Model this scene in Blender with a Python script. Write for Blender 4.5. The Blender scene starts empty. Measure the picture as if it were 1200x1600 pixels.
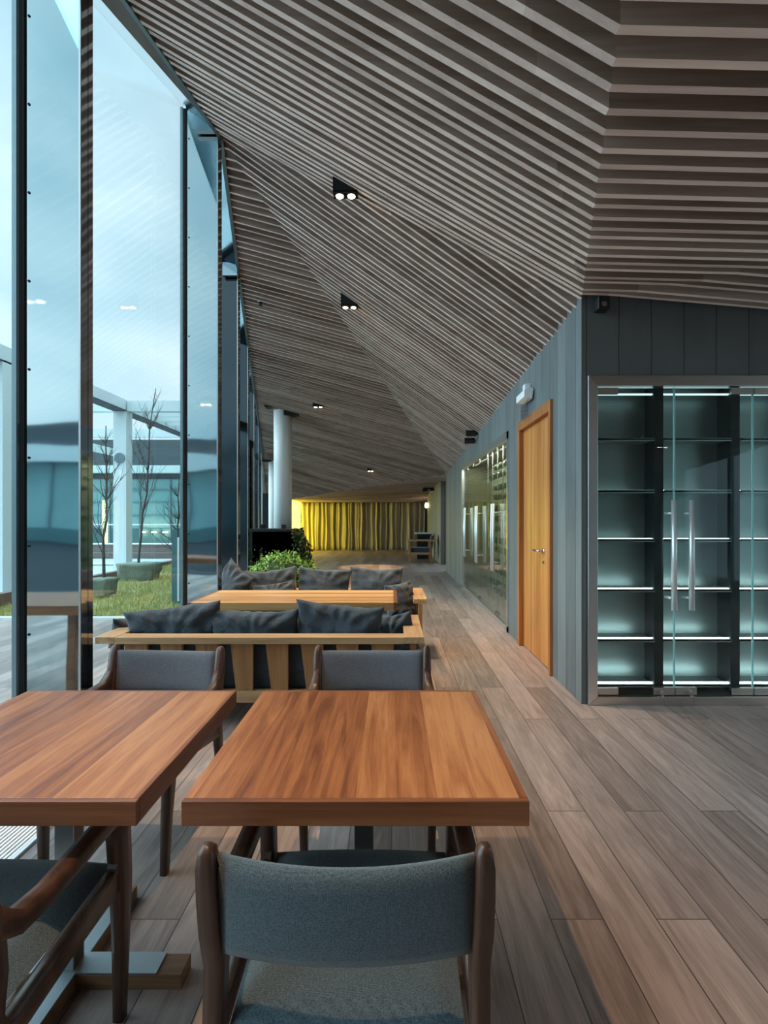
import bpy, bmesh, math, random
from mathutils import Vector, Matrix, noise
PI = math.pi
R = math.radians
random.seed(11)
C = bpy.context.scene.collection
scene = bpy.context.scene

# ------------------------------------------------------------------ camera, world, lamps, exposure
EYE = 1.4
FPX = 850.0
cam_d = bpy.data.cameras.new('camera')
cam = bpy.data.objects.new('camera', cam_d); C.objects.link(cam)
cam_d.sensor_fit = 'HORIZONTAL'; cam_d.sensor_width = 36
cam_d.lens = FPX/1200*36
cam_d.shift_x = -12/1200; cam_d.shift_y = 10/1200
cam_d.clip_start = .02; cam_d.clip_end = 500
cam.location = (0, 0, EYE); cam.rotation_euler = (PI/2, 0, 0)
scene.camera = cam
vs = scene.view_settings
vs.view_transform = 'Standard'; vs.look = 'None'; vs.gamma = 1; vs.exposure = 0.8
vs.use_curve_mapping = False
SKY = 0.84
scene.cycles.max_bounces = 10
scene.cycles.diffuse_bounces = 5
scene.cycles.glossy_bounces = 6
scene.cycles.transparent_max_bounces = 24
scene.cycles.sample_clamp_indirect = 6
scene.cycles.use_denoising = True

w = bpy.data.worlds.new('world'); scene.world = w; w.use_nodes = True
wn = w.node_tree.nodes; wl = w.node_tree.links; wn.clear()
wo = wn.new('ShaderNodeOutputWorld'); wb = wn.new('ShaderNodeBackground')
wt = wn.new('ShaderNodeTexCoord'); wm = wn.new('ShaderNodeMapping')
wm.inputs['Scale'].default_value = (1.2, 1.2, 2.6)
wno = wn.new('ShaderNodeTexNoise'); wno.inputs['Scale'].default_value = 1.6
wno.inputs['Detail'].default_value = 4; wno.inputs['Roughness'].default_value = .5
wr = wn.new('ShaderNodeValToRGB')
e = wr.color_ramp.elements
e[0].position = .3; e[0].color = (.32, .56, .68, 1)
e[1].position = .68; e[1].color = (.70, .88, .96, 1)
wl.new(wt.outputs['Generated'], wm.inputs['Vector']); wl.new(wm.outputs[0], wno.inputs['Vector'])
wl.new(wno.outputs['Fac'], wr.inputs['Fac']); wl.new(wr.outputs['Color'], wb.inputs['Color'])
# overcast sky: brighter towards the zenith, plus an added lobe out of view lighting the room
wsep = wn.new('ShaderNodeSeparateXYZ'); wl.new(wt.outputs['Generated'], wsep.inputs[0])
wmr = wn.new('ShaderNodeMapRange'); wmr.interpolation_type = 'SMOOTHSTEP'
wmr.inputs['From Min'].default_value = .62; wmr.inputs['From Max'].default_value = .95
wmr.inputs['To Min'].default_value = SKY; wmr.inputs['To Max'].default_value = SKY*4.5
wl.new(wsep.outputs['Z'], wmr.inputs['Value'])
wdt = wn.new('ShaderNodeVectorMath'); wdt.operation = 'DOT_PRODUCT'; wdt.inputs[1].default_value = Vector((-1, -.06, .42)).normalized()
wl.new(wt.outputs['Generated'], wdt.inputs[0])
wm2 = wn.new('ShaderNodeMapRange'); wm2.interpolation_type = 'SMOOTHSTEP'
wm2.inputs['From Min'].default_value = .66; wm2.inputs['From Max'].default_value = .97
wm2.inputs['To Min'].default_value = 0; wm2.inputs['To Max'].default_value = SKY*4.5
wl.new(wdt.outputs['Value'], wm2.inputs['Value'])
wad = wn.new('ShaderNodeMath'); wad.operation = 'ADD'; wl.new(wmr.outputs[0], wad.inputs[0]); wl.new(wm2.outputs[0], wad.inputs[1])
wl.new(wad.outputs[0], wb.inputs['Strength'])
wl.new(wb.outputs[0], wo.inputs['Surface'])

# ------------------------------------------------------------------ helpers
def P(u, v, Y):
    return Vector(((u-612)/FPX*Y, Y, EYE+(810-v)/FPX*Y))

def tag(o, label=None, cat=None, group=None, kind=None):
    if label: o['label'] = label
    if cat: o['category'] = cat
    if group: o['group'] = group
    if kind: o['kind'] = kind
    return o

def empty(name, loc=(0, 0, 0), rz=0, label=None, cat=None, group=None, kind=None):
    o = bpy.data.objects.new(name, None); C.objects.link(o)
    o.empty_display_size = .1
    o.location = loc; o.rotation_euler = (0, 0, rz)
    return tag(o, label, cat, group, kind)

class MB:
    def __init__(s): s.bm = bmesh.new()
    def quadbox(s, p):   # 8 points: bottom 4 ccw, top 4 ccw
        v = [s.bm.verts.new(q) for q in p]
        for f in ((3, 2, 1, 0), (4, 5, 6, 7), (0, 1, 5, 4), (1, 2, 6, 5), (2, 3, 7, 6), (3, 0, 4, 7)):
            s.bm.faces.new([v[i] for i in f])
        return s
    def box(s, x0, x1, y0, y1, z0, z1):
        return s.quadbox([(x0, y0, z0), (x1, y0, z0), (x1, y1, z0), (x0, y1, z0),
                          (x0, y0, z1), (x1, y0, z1), (x1, y1, z1), (x0, y1, z1)])
    def prism(s, pts, axis, a, b):   # polygon in the two other axes, extruded along axis
        def mk(p, t):
            if axis == 'x': return (t, p[0], p[1])
            if axis == 'y': return (p[0], t, p[1])
            return (p[0], p[1], t)
        A = [s.bm.verts.new(mk(p, a)) for p in pts]; B = [s.bm.verts.new(mk(p, b)) for p in pts]
        n = len(pts)
        s.bm.faces.new(A); s.bm.faces.new(B[::-1])
        for i in range(n): s.bm.faces.new((A[i], B[i], B[(i+1) % n], A[(i+1) % n]))
        return s
    def face(s, pts):
        s.bm.faces.new([s.bm.verts.new(p) for p in pts]); return s
    def tube(s, pts, rad, seg=10, cap=True, squash=None):
        pts = [Vector(p) for p in pts]
        if not isinstance(rad, (list, tuple)): rad = [rad]*len(pts)
        rings = []; up = None
        for i, p in enumerate(pts):
            t = (pts[min(i+1, len(pts)-1)]-pts[max(i-1, 0)]).normalized()
            if up is None:
                up = Vector((0, 0, 1)) if abs(t.z) < .9 else Vector((1, 0, 0))
            sx = t.cross(up).normalized(); up = sx.cross(t).normalized()
            r = rad[i]; ra, rb = r if isinstance(r, (tuple, list)) else (r, r)
            rings.append([s.bm.verts.new(p+sx*ra*math.cos(2*PI*k/seg)+up*rb*math.sin(2*PI*k/seg)) for k in range(seg)])
        for a, b in zip(rings, rings[1:]):
            for k in range(seg): s.bm.faces.new((a[k], a[(k+1) % seg], b[(k+1) % seg], b[k]))
        if cap:
            s.bm.faces.new(rings[0][::-1]); s.bm.faces.new(rings[-1])
        return s
    def bar(s, pts, sizes):     # rectangular section sweep in y-z plane; sizes = (x width, in-plane width)
        pts = [Vector(p) for p in pts]; rings = []
        for i, p in enumerate(pts):
            t = (pts[min(i+1, len(pts)-1)]-pts[max(i-1, 0)]); t.x = 0; t.normalize()
            n = Vector((0, -t.z, t.y)); wx, wi = sizes[i]
            c = []
            for k in range(12):        # rounded rectangle
                a = 2*PI*(k+.5)/12; ca, sa = math.cos(a), math.sin(a)
                q = 1/max(abs(ca), abs(sa)); f = .72*q+.28*1.05
                c.append(s.bm.verts.new(p+Vector((1, 0, 0))*wx/2*max(-1, min(1, ca*f))+n*wi/2*max(-1, min(1, sa*f))))
            rings.append(c)
        for a, b in zip(rings, rings[1:]):
            for k in range(12): s.bm.faces.new((a[k], a[(k+1) % 12], b[(k+1) % 12], b[k]))
        s.bm.faces.new(rings[0][::-1]); s.bm.faces.new(rings[-1])
        return s
    def lathe(s, prof, seg=24, c=(0, 0, 0), axis='z'):
        rings = []
        for r, h in prof:
            ring = []
            for k in range(seg):
                a = 2*PI*k/seg; x, y = r*math.cos(a), r*math.sin(a)
                q = (x, y, h) if axis == 'z' else ((h, x, y) if axis == 'x' else (x, h, y))
                ring.append(s.bm.verts.new((q[0]+c[0], q[1]+c[1], q[2]+c[2])))
            rings.append(ring)
        for a, b in zip(rings, rings[1:]):
            for k in range(seg): s.bm.faces.new((a[k], a[(k+1) % seg], b[(k+1) % seg], b[k]))
        s.bm.faces.new(rings[0][::-1]); s.bm.faces.new(rings[-1])
        return s
    def build(s, name, mat, parent=None, smooth=False, bevel=0, seg=2, subsurf=0, label=None):
        bmesh.ops.recalc_face_normals(s.bm, faces=s.bm.faces)
        me = bpy.data.meshes.new(name); s.bm.to_mesh(me); s.bm.free()
        if mat: me.materials.append(mat)
        o = bpy.data.objects.new(name, me); C.objects.link(o)
        if smooth:
            for p in me.polygons: p.use_smooth = True
        if bevel:
            m = o.modifiers.new('bevel', 'BEVEL'); m.width = bevel; m.segments = seg; m.limit_method = 'ANGLE'; m.angle_limit = R(40)
        if subsurf:
            m = o.modifiers.new('sub', 'SUBSURF'); m.levels = subsurf; m.render_levels = subsurf
        if parent: o.parent = parent
        if label: o['label'] = label
        return o

def box(name, mat, x0, x1, y0, y1, z0, z1, parent=None, bevel=0, label=None):
    return MB().box(x0, x1, y0, y1, z0, z1).build(name, mat, parent, bevel=bevel, label=label)
def struct(o):
    o['kind'] = 'structure'; return o
def copy_tree(o, parent=None):
    c = o.copy(); C.objects.link(c)
    if parent: c.parent = parent
    for ch in list(KIDS.get(o, [])) or [k for k in bpy.data.objects if k.parent == o]:
        copy_tree(ch, c)
    return c
KIDS = {}

# ------------------------------------------------------------------ materials
def mat_base(name):
    m = bpy.data.materials.new(name); m.use_nodes = True
    nt = m.node_tree; b = nt.nodes['Principled BSDF']
    return m, nt, b
def N(nt, t, **kw):
    n = nt.nodes.new(t)
    for k, v in kw.items():
        if k.startswith('_'): setattr(n, k[1:], v)
        else: n.inputs[k].default_value = v
    return n
def plain(name, col, rough=.6, metal=0, spec=.5, bump=0, bscale=80, var=0):
    m, nt, b = mat_base(name)
    b.inputs['Base Color'].default_value = (*col, 1); b.inputs['Roughness'].default_value = rough
    b.inputs['Metallic'].default_value = metal; b.inputs['Specular IOR Level'].default_value = spec
    if bump or var:
        tc = N(nt, 'ShaderNodeTexCoord'); n = N(nt, 'ShaderNodeTexNoise', Scale=bscale, Detail=5)
        nt.links.new(tc.outputs['Object'], n.inputs['Vector'])
        if bump:
            bp = N(nt, 'ShaderNodeBump', Strength=bump, Distance=.01)
            nt.links.new(n.outputs['Fac'], bp.inputs['Height']); nt.links.new(bp.outputs[0], b.inputs['Normal'])
        if var:
            mx = N(nt, 'ShaderNodeMix', _data_type='RGBA'); mx.inputs['A'].default_value = (*[c*(1-var) for c in col], 1)
            mx.inputs['B'].default_value = (*[min(1, c*(1+var)) for c in col], 1)
            nt.links.new(n.outputs['Fac'], mx.inputs['Factor']); nt.links.new(mx.outputs['Result'], b.inputs['Base Color'])
    return m
def emis(name, col, st):
    m, nt, b = mat_base(name)
    b.inputs['Base Color'].default_value = (*col, 1)
    b.inputs['Emission Color'].default_value = (*col, 1); b.inputs['Emission Strength'].default_value = st
    return m

def wood(name, c0, c1, c2, axis='y', rough=.45, strip=0, island=0, fine=1, spec=.4, coord='Object', bump=.15):
    """grain runs along axis; strip = width of glued staves; island = per-board tone variation"""
    m, nt, b = mat_base(name); L = nt.links
    tc = N(nt, 'ShaderNodeTexCoord')
    src = tc.outputs[coord]
    oi = N(nt, 'ShaderNodeObjectInfo')
    geo = N(nt, 'ShaderNodeNewGeometry')
    add = N(nt, 'ShaderNodeVectorMath', _operation='ADD')
    L.new(src, add.inputs[0])
    cmb = N(nt, 'ShaderNodeCombineXYZ')
    rnd = geo.outputs['Random Per Island'] if island else oi.outputs['Random']
    mul = N(nt, 'ShaderNodeMath', _operation='MULTIPLY'); mul.inputs[1].default_value = 37.0
    L.new(rnd, mul.inputs[0])
    for i in range(3): L.new(mul.outputs[0], cmb.inputs[i])
    L.new(cmb.outputs[0], add.inputs[1])
    vec = add.outputs[0]
    stripfac = None
    if strip:
        sep = N(nt, 'ShaderNodeSeparateXYZ'); L.new(src, sep.inputs[0])
        d = N(nt, 'ShaderNodeMath', _operation='DIVIDE'); d.inputs[1].default_value = strip
        L.new(sep.outputs['X' if axis == 'y' else 'Y'], d.inputs[0])
        fl = N(nt, 'ShaderNodeMath', _operation='FLOOR'); L.new(d.outputs[0], fl.inputs[0])
        wn_ = N(nt, 'ShaderNodeTexWhiteNoise', _noise_dimensions='1D'); L.new(fl.outputs[0], wn_.inputs['W'])
        stripfac = wn_.outputs['Value']
        c2_ = N(nt, 'ShaderNodeCombineXYZ'); mm = N(nt, 'ShaderNodeMath', _operation='MULTIPLY'); mm.inputs[1].default_value = 9
        L.new(stripfac, mm.inputs[0])
        for i in range(3): L.new(mm.outputs[0], c2_.inputs[i])
        a2 = N(nt, 'ShaderNodeVectorMath', _operation='ADD'); L.new(vec, a2.inputs[0]); L.new(c2_.outputs[0], a2.inputs[1]); vec = a2.outputs[0]
    def scaled(a, bb):
        mp = N(nt, 'ShaderNodeMapping'); s = [a, a, a]; s['xyz'.index(axis)] = bb
        mp.inputs['Scale'].default_value = s; L.new(vec, mp.inputs['Vector']); return mp.outputs[0]
    n1 = N(nt, 'ShaderNodeTexNoise', Scale=1.0, Detail=6, Roughness=.6, Distortion=.8); L.new(scaled(16*fine, 1.1*fine), n1.inputs['Vector'])
    n2 = N(nt, 'ShaderNodeTexNoise', Scale=1.0, Detail=3, Roughness=.7); L.new(scaled(150*fine, 5*fine), n2.inputs['Vector'])
    mx = N(nt, 'ShaderNodeMath', _operation='MULTIPLY_ADD'); mx.inputs[1].default_value = .3
    L.new(n2.outputs['Fac'], mx.inputs[0])
    sc = N(nt, 'ShaderNodeMath', _operation='MULTIPLY'); sc.inputs[1].default_value = .85; L.new(n1.outputs['Fac'], sc.inputs[0])
    L.new(sc.outputs[0], mx.inputs[2])
    fac = mx.outputs[0]
    if stripfac is not None or island:
        ma = N(nt, 'ShaderNodeMath', _operation='MULTIPLY_ADD'); ma.inputs[1].default_value = island if island else .3
        sb = N(nt, 'ShaderNodeMath', _operation='SUBTRACT'); sb.inputs[1].default_value = .5
        L.new(stripfac if stripfac is not None else rnd, sb.inputs[0]); L.new(sb.outputs[0], ma.inputs[0]); L.new(fac, ma.inputs[2]); fac = ma.outputs[0]
    rp = N(nt, 'ShaderNodeValToRGB'); el = rp.color_ramp.elements
    el[0].position = .33; el[0].color = (*c0, 1); el[1].position = .78; el[1].color = (*c2, 1)
    q = el.new(.55); q.color = (*c1, 1)
    L.new(fac, rp.inputs['Fac']); L.new(rp.outputs['Color'], b.inputs['Base Color'])
    b.inputs['Roughness'].default_value = rough; b.inputs['Specular IOR Level'].default_value = spec
    if bump:
        bp = N(nt, 'ShaderNodeBump', Strength=bump, Distance=.003); L.new(n2.outputs['Fac'], bp.inputs['Height']); L.new(bp.outputs[0], b.inputs['Normal'])
    return m

def fabric(name, c0, c1, scale=900, rough=.95, wr=False):
    m, nt, b = mat_base(name); L = nt.links
    tc = N(nt, 'ShaderNodeTexCoord')
    a = N(nt, 'ShaderNodeTexNoise', Scale=scale*.35, Detail=2, Roughness=.8); L.new(tc.outputs['Object'], a.inputs['Vector'])
    mp = N(nt, 'ShaderNodeMapping'); mp.inputs['Rotation'].default_value = (0, R(45), R(10)); L.new(tc.outputs['Object'], mp.inputs['Vector'])
    ck = N(nt, 'ShaderNodeTexChecker', Scale=scale*.45); L.new(mp.outputs[0], ck.inputs['Vector'])
    mx = N(nt, 'ShaderNodeMix', _data_type='RGBA'); mx.inputs['A'].default_value = (*c0, 1); mx.inputs['B'].default_value = (*c1, 1)
    f = N(nt, 'ShaderNodeMath', _operation='MULTIPLY_ADD'); f.inputs[1].default_value = .35
    L.new(ck.outputs['Fac'], f.inputs[0])
    r = N(nt, 'ShaderNodeMapRange'); r.inputs['From Min'].default_value = .35; r.inputs['From Max'].default_value = .75
    L.new(a.outputs['Fac'], r.inputs['Value']); L.new(r.outputs[0], f.inputs[2])
    L.new(f.outputs[0], mx.inputs['Factor']); L.new(mx.outputs['Result'], b.inputs['Base Color'])
    b.inputs['Roughness'].default_value = rough; b.inputs['Specular IOR Level'].default_value = .2
    b.inputs['Sheen Weight'].default_value = .25
    bp = N(nt, 'ShaderNodeBump', Strength=.4, Distance=.002); L.new(f.outputs[0], bp.inputs['Height'])
    if wr:
        n3 = N(nt, 'ShaderNodeTexNoise', Scale=9, Detail=4, Distortion=1.2); L.new(tc.outputs['Object'], n3.inputs['Vector'])
        b2 = N(nt, 'ShaderNodeBump', Strength=.5, Distance=.03); L.new(n3.outputs['Fac'], b2.inputs['Height'])
        L.new(bp.outputs[0], b2.inputs['Normal']); L.new(b2.outputs[0], b.inputs['Normal'])
    else: L.new(bp.outputs[0], b.inputs['Normal'])
    return m

def arch_glass(name, tint, refl=1.0, rough=0.0, wavy=0):
    """clear sheet: transmits straight through, mirrors at grazing angles"""
    m = bpy.data.materials.new(name); m.use_nodes = True; nt = m.node_tree; L = nt.links; nt.nodes.clear()
    out = N(nt, 'ShaderNodeOutputMaterial'); tr = N(nt, 'ShaderNodeBsdfTransparent'); tr.inputs[0].default_value = (*tint, 1)
    gl = N(nt, 'ShaderNodeBsdfGlossy'); gl.inputs['Roughness'].default_value = rough; gl.inputs['Color'].default_value = (refl, refl, refl, 1)
    g = N(nt, 'ShaderNodeNewGeometry'); dt = N(nt, 'ShaderNodeVectorMath', _operation='DOT_PRODUCT')
    L.new(g.outputs['Incoming'], dt.inputs[0]); L.new(g.outputs['Normal'], dt.inputs[1])
    ab = N(nt, 'ShaderNodeMath', _operation='ABSOLUTE'); L.new(dt.outputs['Value'], ab.inputs[0])
    om = N(nt, 'ShaderNodeMath', _operation='SUBTRACT'); om.inputs[0].default_value = 1; L.new(ab.outputs[0], om.inputs[1])
    pw = N(nt, 'ShaderNodeMath', _operation='POWER'); pw.inputs[1].default_value = 5; L.new(om.outputs[0], pw.inputs[0])
    fr = N(nt, 'ShaderNodeMath', _operation='MULTIPLY_ADD'); fr.inputs[1].default_value = .92; fr.inputs[2].default_value = .022; L.new(pw.outputs[0], fr.inputs[0])
    mx = N(nt, 'ShaderNodeMixShader')
    L.new(fr.outputs[0], mx.inputs['Fac']); L.new(tr.outputs[0], mx.inputs[1]); L.new(gl.outputs[0], mx.inputs[2]); L.new(mx.outputs[0], out.inputs['Surface'])
    return m

def mirror_metal(name, col, rough, wave):
    m, nt, b = mat_base(name); L = nt.links
    b.inputs['Base Color'].default_value = (*col, 1); b.inputs['Metallic'].default_value = 1; b.inputs['Roughness'].default_value = rough
    tc = N(nt, 'ShaderNodeTexCoord'); mp = N(nt, 'ShaderNodeMapping'); mp.inputs['Scale'].default_value = (1.0, 1, 1.3)
    n = N(nt, 'ShaderNodeTexNoise', Scale=1.5, Detail=1); L.new(tc.outputs['Object'], mp.inputs[0]); L.new(mp.outputs[0], n.inputs['Vector'])
    bp = N(nt, 'ShaderNodeBump', Strength=wave, Distance=.02); L.new(n.outputs['Fac'], bp.inputs['Height']); L.new(bp.outputs[0], b.inputs['Normal'])
    return m

def brushed(name, col, rough, axis='x'):
    m, nt, b = mat_base(name); L = nt.links
    b.inputs['Base Color'].default_value = (*col, 1); b.inputs['Metallic'].default_value = 1; b.inputs['Roughness'].default_value = rough
    tc = N(nt, 'ShaderNodeTexCoord'); mp = N(nt, 'ShaderNodeMapping'); s = [400, 400, 400]; s['xyz'.index(axis)] = 3
    mp.inputs['Scale'].default_value = s
    n = N(nt, 'ShaderNodeTexNoise', Scale=1, Detail=2); L.new(tc.outputs['Object'], mp.inputs[0]); L.new(mp.outputs[0], n.inputs['Vector'])
    bp = N(nt, 'ShaderNodeBump', Strength=.12, Distance=.002); L.new(n.outputs['Fac'], bp.inputs['Height']); L.new(bp.outputs[0], b.inputs['Normal'])
    return m

def concrete(name, ca, cb, axis, pitch, rough=.55):
    m, nt, b = mat_base(name); L = nt.links
    tc = N(nt, 'ShaderNodeTexCoord'); sep = N(nt, 'ShaderNodeSeparateXYZ'); L.new(tc.outputs['Object'], sep.inputs[0])
    mp = N(nt, 'ShaderNodeMapping'); mp.inputs['Scale'].default_value = (3, 3, .7) ; L.new(tc.outputs['Object'], mp.inputs[0])
    n1 = N(nt, 'ShaderNodeTexNoise', Scale=1.3, Detail=8, Roughness=.65, Distortion=.6); L.new(mp.outputs[0], n1.inputs['Vector'])
    wob = N(nt, 'ShaderNodeTexNoise', Scale=5, Detail=3); L.new(tc.outputs['Object'], wob.inputs['Vector'])
    wa = N(nt, 'ShaderNodeMath', _operation='MULTIPLY_ADD'); wa.inputs[1].default_value = .012; L.new(wob.outputs['Fac'], wa.inputs[0]); L.new(sep.outputs[axis.upper()], wa.inputs[2])
    d = N(nt, 'ShaderNodeMath', _operation='DIVIDE'); d.inputs[1].default_value = pitch; L.new(wa.outputs[0], d.inputs[0])
    fl = N(nt, 'ShaderNodeMath', _operation='FLOOR'); L.new(d.outputs[0], fl.inputs[0])
    fr = N(nt, 'ShaderNodeMath', _operation='FRACT'); L.new(d.outputs[0], fr.inputs[0])
    wnn = N(nt, 'ShaderNodeTexWhiteNoise', _noise_dimensions='1D'); L.new(fl.outputs[0], wnn.inputs['W'])
    # seam mask
    s1 = N(nt, 'ShaderNodeMath', _operation='LESS_THAN'); s1.inputs[1].default_value = .028; L.new(fr.outputs[0], s1.inputs[0])
    f = N(nt, 'ShaderNodeMath', _operation='MULTIPLY_ADD'); f.inputs[1].default_value = .35; L.new(wnn.outputs['Value'], f.inputs[0])
    s0 = N(nt, 'ShaderNodeMath', _operation='SUBTRACT'); s0.inputs[1].default_value = .15; L.new(n1.outputs['Fac'], s0.inputs[0]); L.new(s0.outputs[0], f.inputs[2])
    mx = N(nt, 'ShaderNodeMix', _data_type='RGBA'); mx.inputs['A'].default_value = (*ca, 1); mx.inputs['B'].default_value = (*cb, 1)
    L.new(f.outputs[0], mx.inputs['Factor'])
    m2 = N(nt, 'ShaderNodeMix', _data_type='RGBA'); m2.inputs['B'].default_value = (*[c*.3 for c in ca], 1); L.new(mx.outputs['Result'], m2.inputs['A'])
    L.new(s1.outputs[0], m2.inputs['Factor']); L.new(m2.outputs['Result'], b.inputs['Base Color'])
    hh = N(nt, 'ShaderNodeMath', _operation='MULTIPLY_ADD'); hh.inputs[1].default_value = -1.5; L.new(s1.outputs[0], hh.inputs[0]); L.new(n1.outputs['Fac'], hh.inputs[2])
    h2 = N(nt, 'ShaderNodeMath', _operation='MULTIPLY_ADD'); h2.inputs[1].default_value = .5; L.new(wnn.outputs['Value'], h2.inputs[0]); L.new(hh.outputs[0], h2.inputs[2])
    bp = N(nt, 'ShaderNodeBump', Strength=.5, Distance=.01); L.new(h2.outputs[0], bp.inputs['Height']); L.new(bp.outputs[0], b.inputs['Normal'])
    b.inputs['Roughness'].default_value = rough
    return m

def floor_mat():
    m, nt, b = mat_base('oak_floor'); L = nt.links
    tc = N(nt, 'ShaderNodeTexCoord')
    mp = N(nt, 'ShaderNodeMapping'); mp.inputs['Rotation'].default_value = (0, 0, PI/2); L.new(tc.outputs['Object'], mp.inputs[0])
    br = N(nt, 'ShaderNodeTexBrick', Scale=1.0); br.offset = .37; br.offset_frequency = 2; br.squash = 1
    br.inputs['Brick Width'].default_value = 1.9; br.inputs['Row Height'].default_value = .185
    br.inputs['Mortar Size'].default_value = .0022; br.inputs['Mortar Smooth'].default_value = .2; br.inputs['Bias'].default_value = 0
    br.inputs['Color1'].default_value = (0, 0, 0, 1); br.inputs['Color2'].default_value = (1, 1, 1, 1); br.inputs['Mortar'].default_value = (.5, .5, .5, 1)
    L.new(mp.outputs[0], br.inputs['Vector'])
    sx = N(nt, 'ShaderNodeSeparateColor'); L.new(br.outputs['Color'], sx.inputs[0])
    off = N(nt, 'ShaderNodeMath', _operation='MULTIPLY'); off.inputs[1].default_value = 23; L.new(sx.outputs[0], off.inputs[0])
    cb = N(nt, 'ShaderNodeCombineXYZ')
    for i in range(3): L.new(off.outputs[0], cb.inputs[i])
    ad = N(nt, 'ShaderNodeVectorMath', _operation='ADD'); L.new(tc.outputs['Object'], ad.inputs[0]); L.new(cb.outputs[0], ad.inputs[1])
    m1 = N(nt, 'ShaderNodeMapping'); m1.inputs['Scale'].default_value = (14, 1.3, 1); L.new(ad.outputs[0], m1.inputs[0])
    n1 = N(nt, 'ShaderNodeTexNoise', Scale=1, Detail=7, Roughness=.62, Distortion=1.6); L.new(m1.outputs[0], n1.inputs['Vector'])
    m2 = N(nt, 'ShaderNodeMapping'); m2.inputs['Scale'].default_value = (160, 6, 1); L.new(ad.outputs[0], m2.inputs[0])
    n2 = N(nt, 'ShaderNodeTexNoise', Scale=1, Detail=3, Roughness=.7); L.new(m2.outputs[0], n2.inputs['Vector'])
    f1 = N(nt, 'ShaderNodeMath', _operation='MULTIPLY_ADD'); f1.inputs[1].default_value = .30; L.new(n2.outputs['Fac'], f1.inputs[0])
    f0 = N(nt, 'ShaderNodeMath', _operation='MULTIPLY'); f0.inputs[1].default_value = .7; L.new(n1.outputs['Fac'], f0.inputs[0]); L.new(f0.outputs[0], f1.inputs[2])
    f2 = N(nt, 'ShaderNodeMath', _operation='MULTIPLY_ADD'); f2.inputs[1].default_value = .28
    sb = N(nt, 'ShaderNodeMath', _operation='SUBTRACT'); sb.inputs[1].default_value = .5; L.new(sx.outputs[0], sb.inputs[0]); L.new(sb.outputs[0], f2.inputs[0]); L.new(f1.outputs[0], f2.inputs[2])
    rp = N(nt, 'ShaderNodeValToRGB'); el = rp.color_ramp.elements
    el[0].position = .25; el[0].color = (.115, .083, .075, 1); el[1].position = .75; el[1].color = (.42, .325, .295, 1)
    q = el.new(.5); q.color = (.255, .195, .175, 1)
    L.new(f2.outputs[0], rp.inputs['Fac'])
    mx = N(nt, 'ShaderNodeMix', _data_type='RGBA'); mx.inputs['B'].default_value = (.05, .04, .035, 1)
    L.new(br.outputs['Fac'], mx.inputs['Factor']); L.new(rp.outputs['Color'], mx.inputs['A']); L.new(mx.outputs['Result'], b.inputs['Base Color'])
    rr = N(nt, 'ShaderNodeMapRange'); rr.inputs['To Min'].default_value = .34; rr.inputs['To Max'].default_value = .52; L.new(n1.outputs['Fac'], rr.inputs['Value']); L.new(rr.outputs[0], b.inputs['Roughness'])
    h = N(nt, 'ShaderNodeMath', _operation='MULTIPLY_ADD'); h.inputs[1].default_value = -2.5; L.new(br.outputs['Fac'], h.inputs[0]); L.new(n2.outputs['Fac'], h.inputs[2])
    bp = N(nt, 'ShaderNodeBump', Strength=.25, Distance=.003); L.new(h.outputs[0], bp.inputs['Height']); L.new(bp.outputs[0], b.inputs['Normal'])
    return m

M = {}
M['floor'] = floor_mat()
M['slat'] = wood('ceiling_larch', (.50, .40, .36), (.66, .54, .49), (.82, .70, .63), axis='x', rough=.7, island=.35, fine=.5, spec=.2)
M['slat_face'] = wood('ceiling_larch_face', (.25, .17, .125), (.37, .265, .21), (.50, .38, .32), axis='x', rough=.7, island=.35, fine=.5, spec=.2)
M['slat_y'] = M['slat']
M['backing'] = plain('ceiling_backing', (.04, .03, .024), .9)
M['teak'] = wood('teak_top', (.15, .042, .014), (.315, .108, .035), (.47, .20, .072), axis='y', rough=.36, strip=.095, spec=.5, fine=1.7, bump=.08)
M['teak_x'] = wood('teak_top_cross', (.30, .14, .05), (.56, .30, .12), (.72, .44, .20), axis='x', rough=.35, strip=.1, spec=.5, fine=.8, bump=.08)
M['teak_edge'] = wood('teak_edge', (.10, .032, .012), (.19, .066, .026), (.28, .11, .045), axis='x', rough=.35, spec=.5)
M['walnut'] = wood('walnut', (.022, .010, .006), (.052, .023, .014), (.10, .045, .026), axis='z', rough=.38, spec=.5, fine=1.1)
M['oak'] = wood('sofa_oak', (.24, .125, .055), (.40, .235, .115), (.52, .34, .18), axis='x', rough=.5)
M['oak_z'] = wood('sofa_oak_upright', (.17, .072, .025), (.30, .14, .052), (.42, .22, .09), axis='z', rough=.5)
M['door'] = wood('door_veneer', (.34, .115, .025), (.50, .19, .045), (.62, .27, .075), axis='z', rough=.4, strip=.045, fine=.9)
M['door_frame'] = wood('door_frame_wood', (.22, .07, .02), (.34, .12, .035), (.44, .18, .06), axis='z', rough=.45)
M['blue_fabric'] = fabric('chair_fabric', (.022, .034, .042), (.10, .135, .155))
M['grey_fabric'] = fabric('chair_fabric_grey', (.045, .053, .068), (.135, .15, .18))
M['pillow'] = fabric('cushion_cotton', (.040, .050, .062), (.062, .076, .092), scale=500, wr=True)
M['mattress'] = fabric('mattress_cotton', (.035, .045, .055), (.055, .068, .08), scale=500, wr=True)
M['concrete'] = concrete('board_concrete', (.060, .072, .076), (.205, .232, .238), 'y', .235)
M['concrete_x'] = concrete('board_concrete_dark', (.075, .075, .072), (.13, .132, .128), 'x', .245)
M['glass'] = arch_glass('window_glass', (.955, .98, .985))
M['door_glass'] = arch_glass('cabinet_glass', (.90, .96, .95))
M['fin'] = mirror_metal('polished_steel_fin', (.60, .72, .75), .035, .14)
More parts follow.
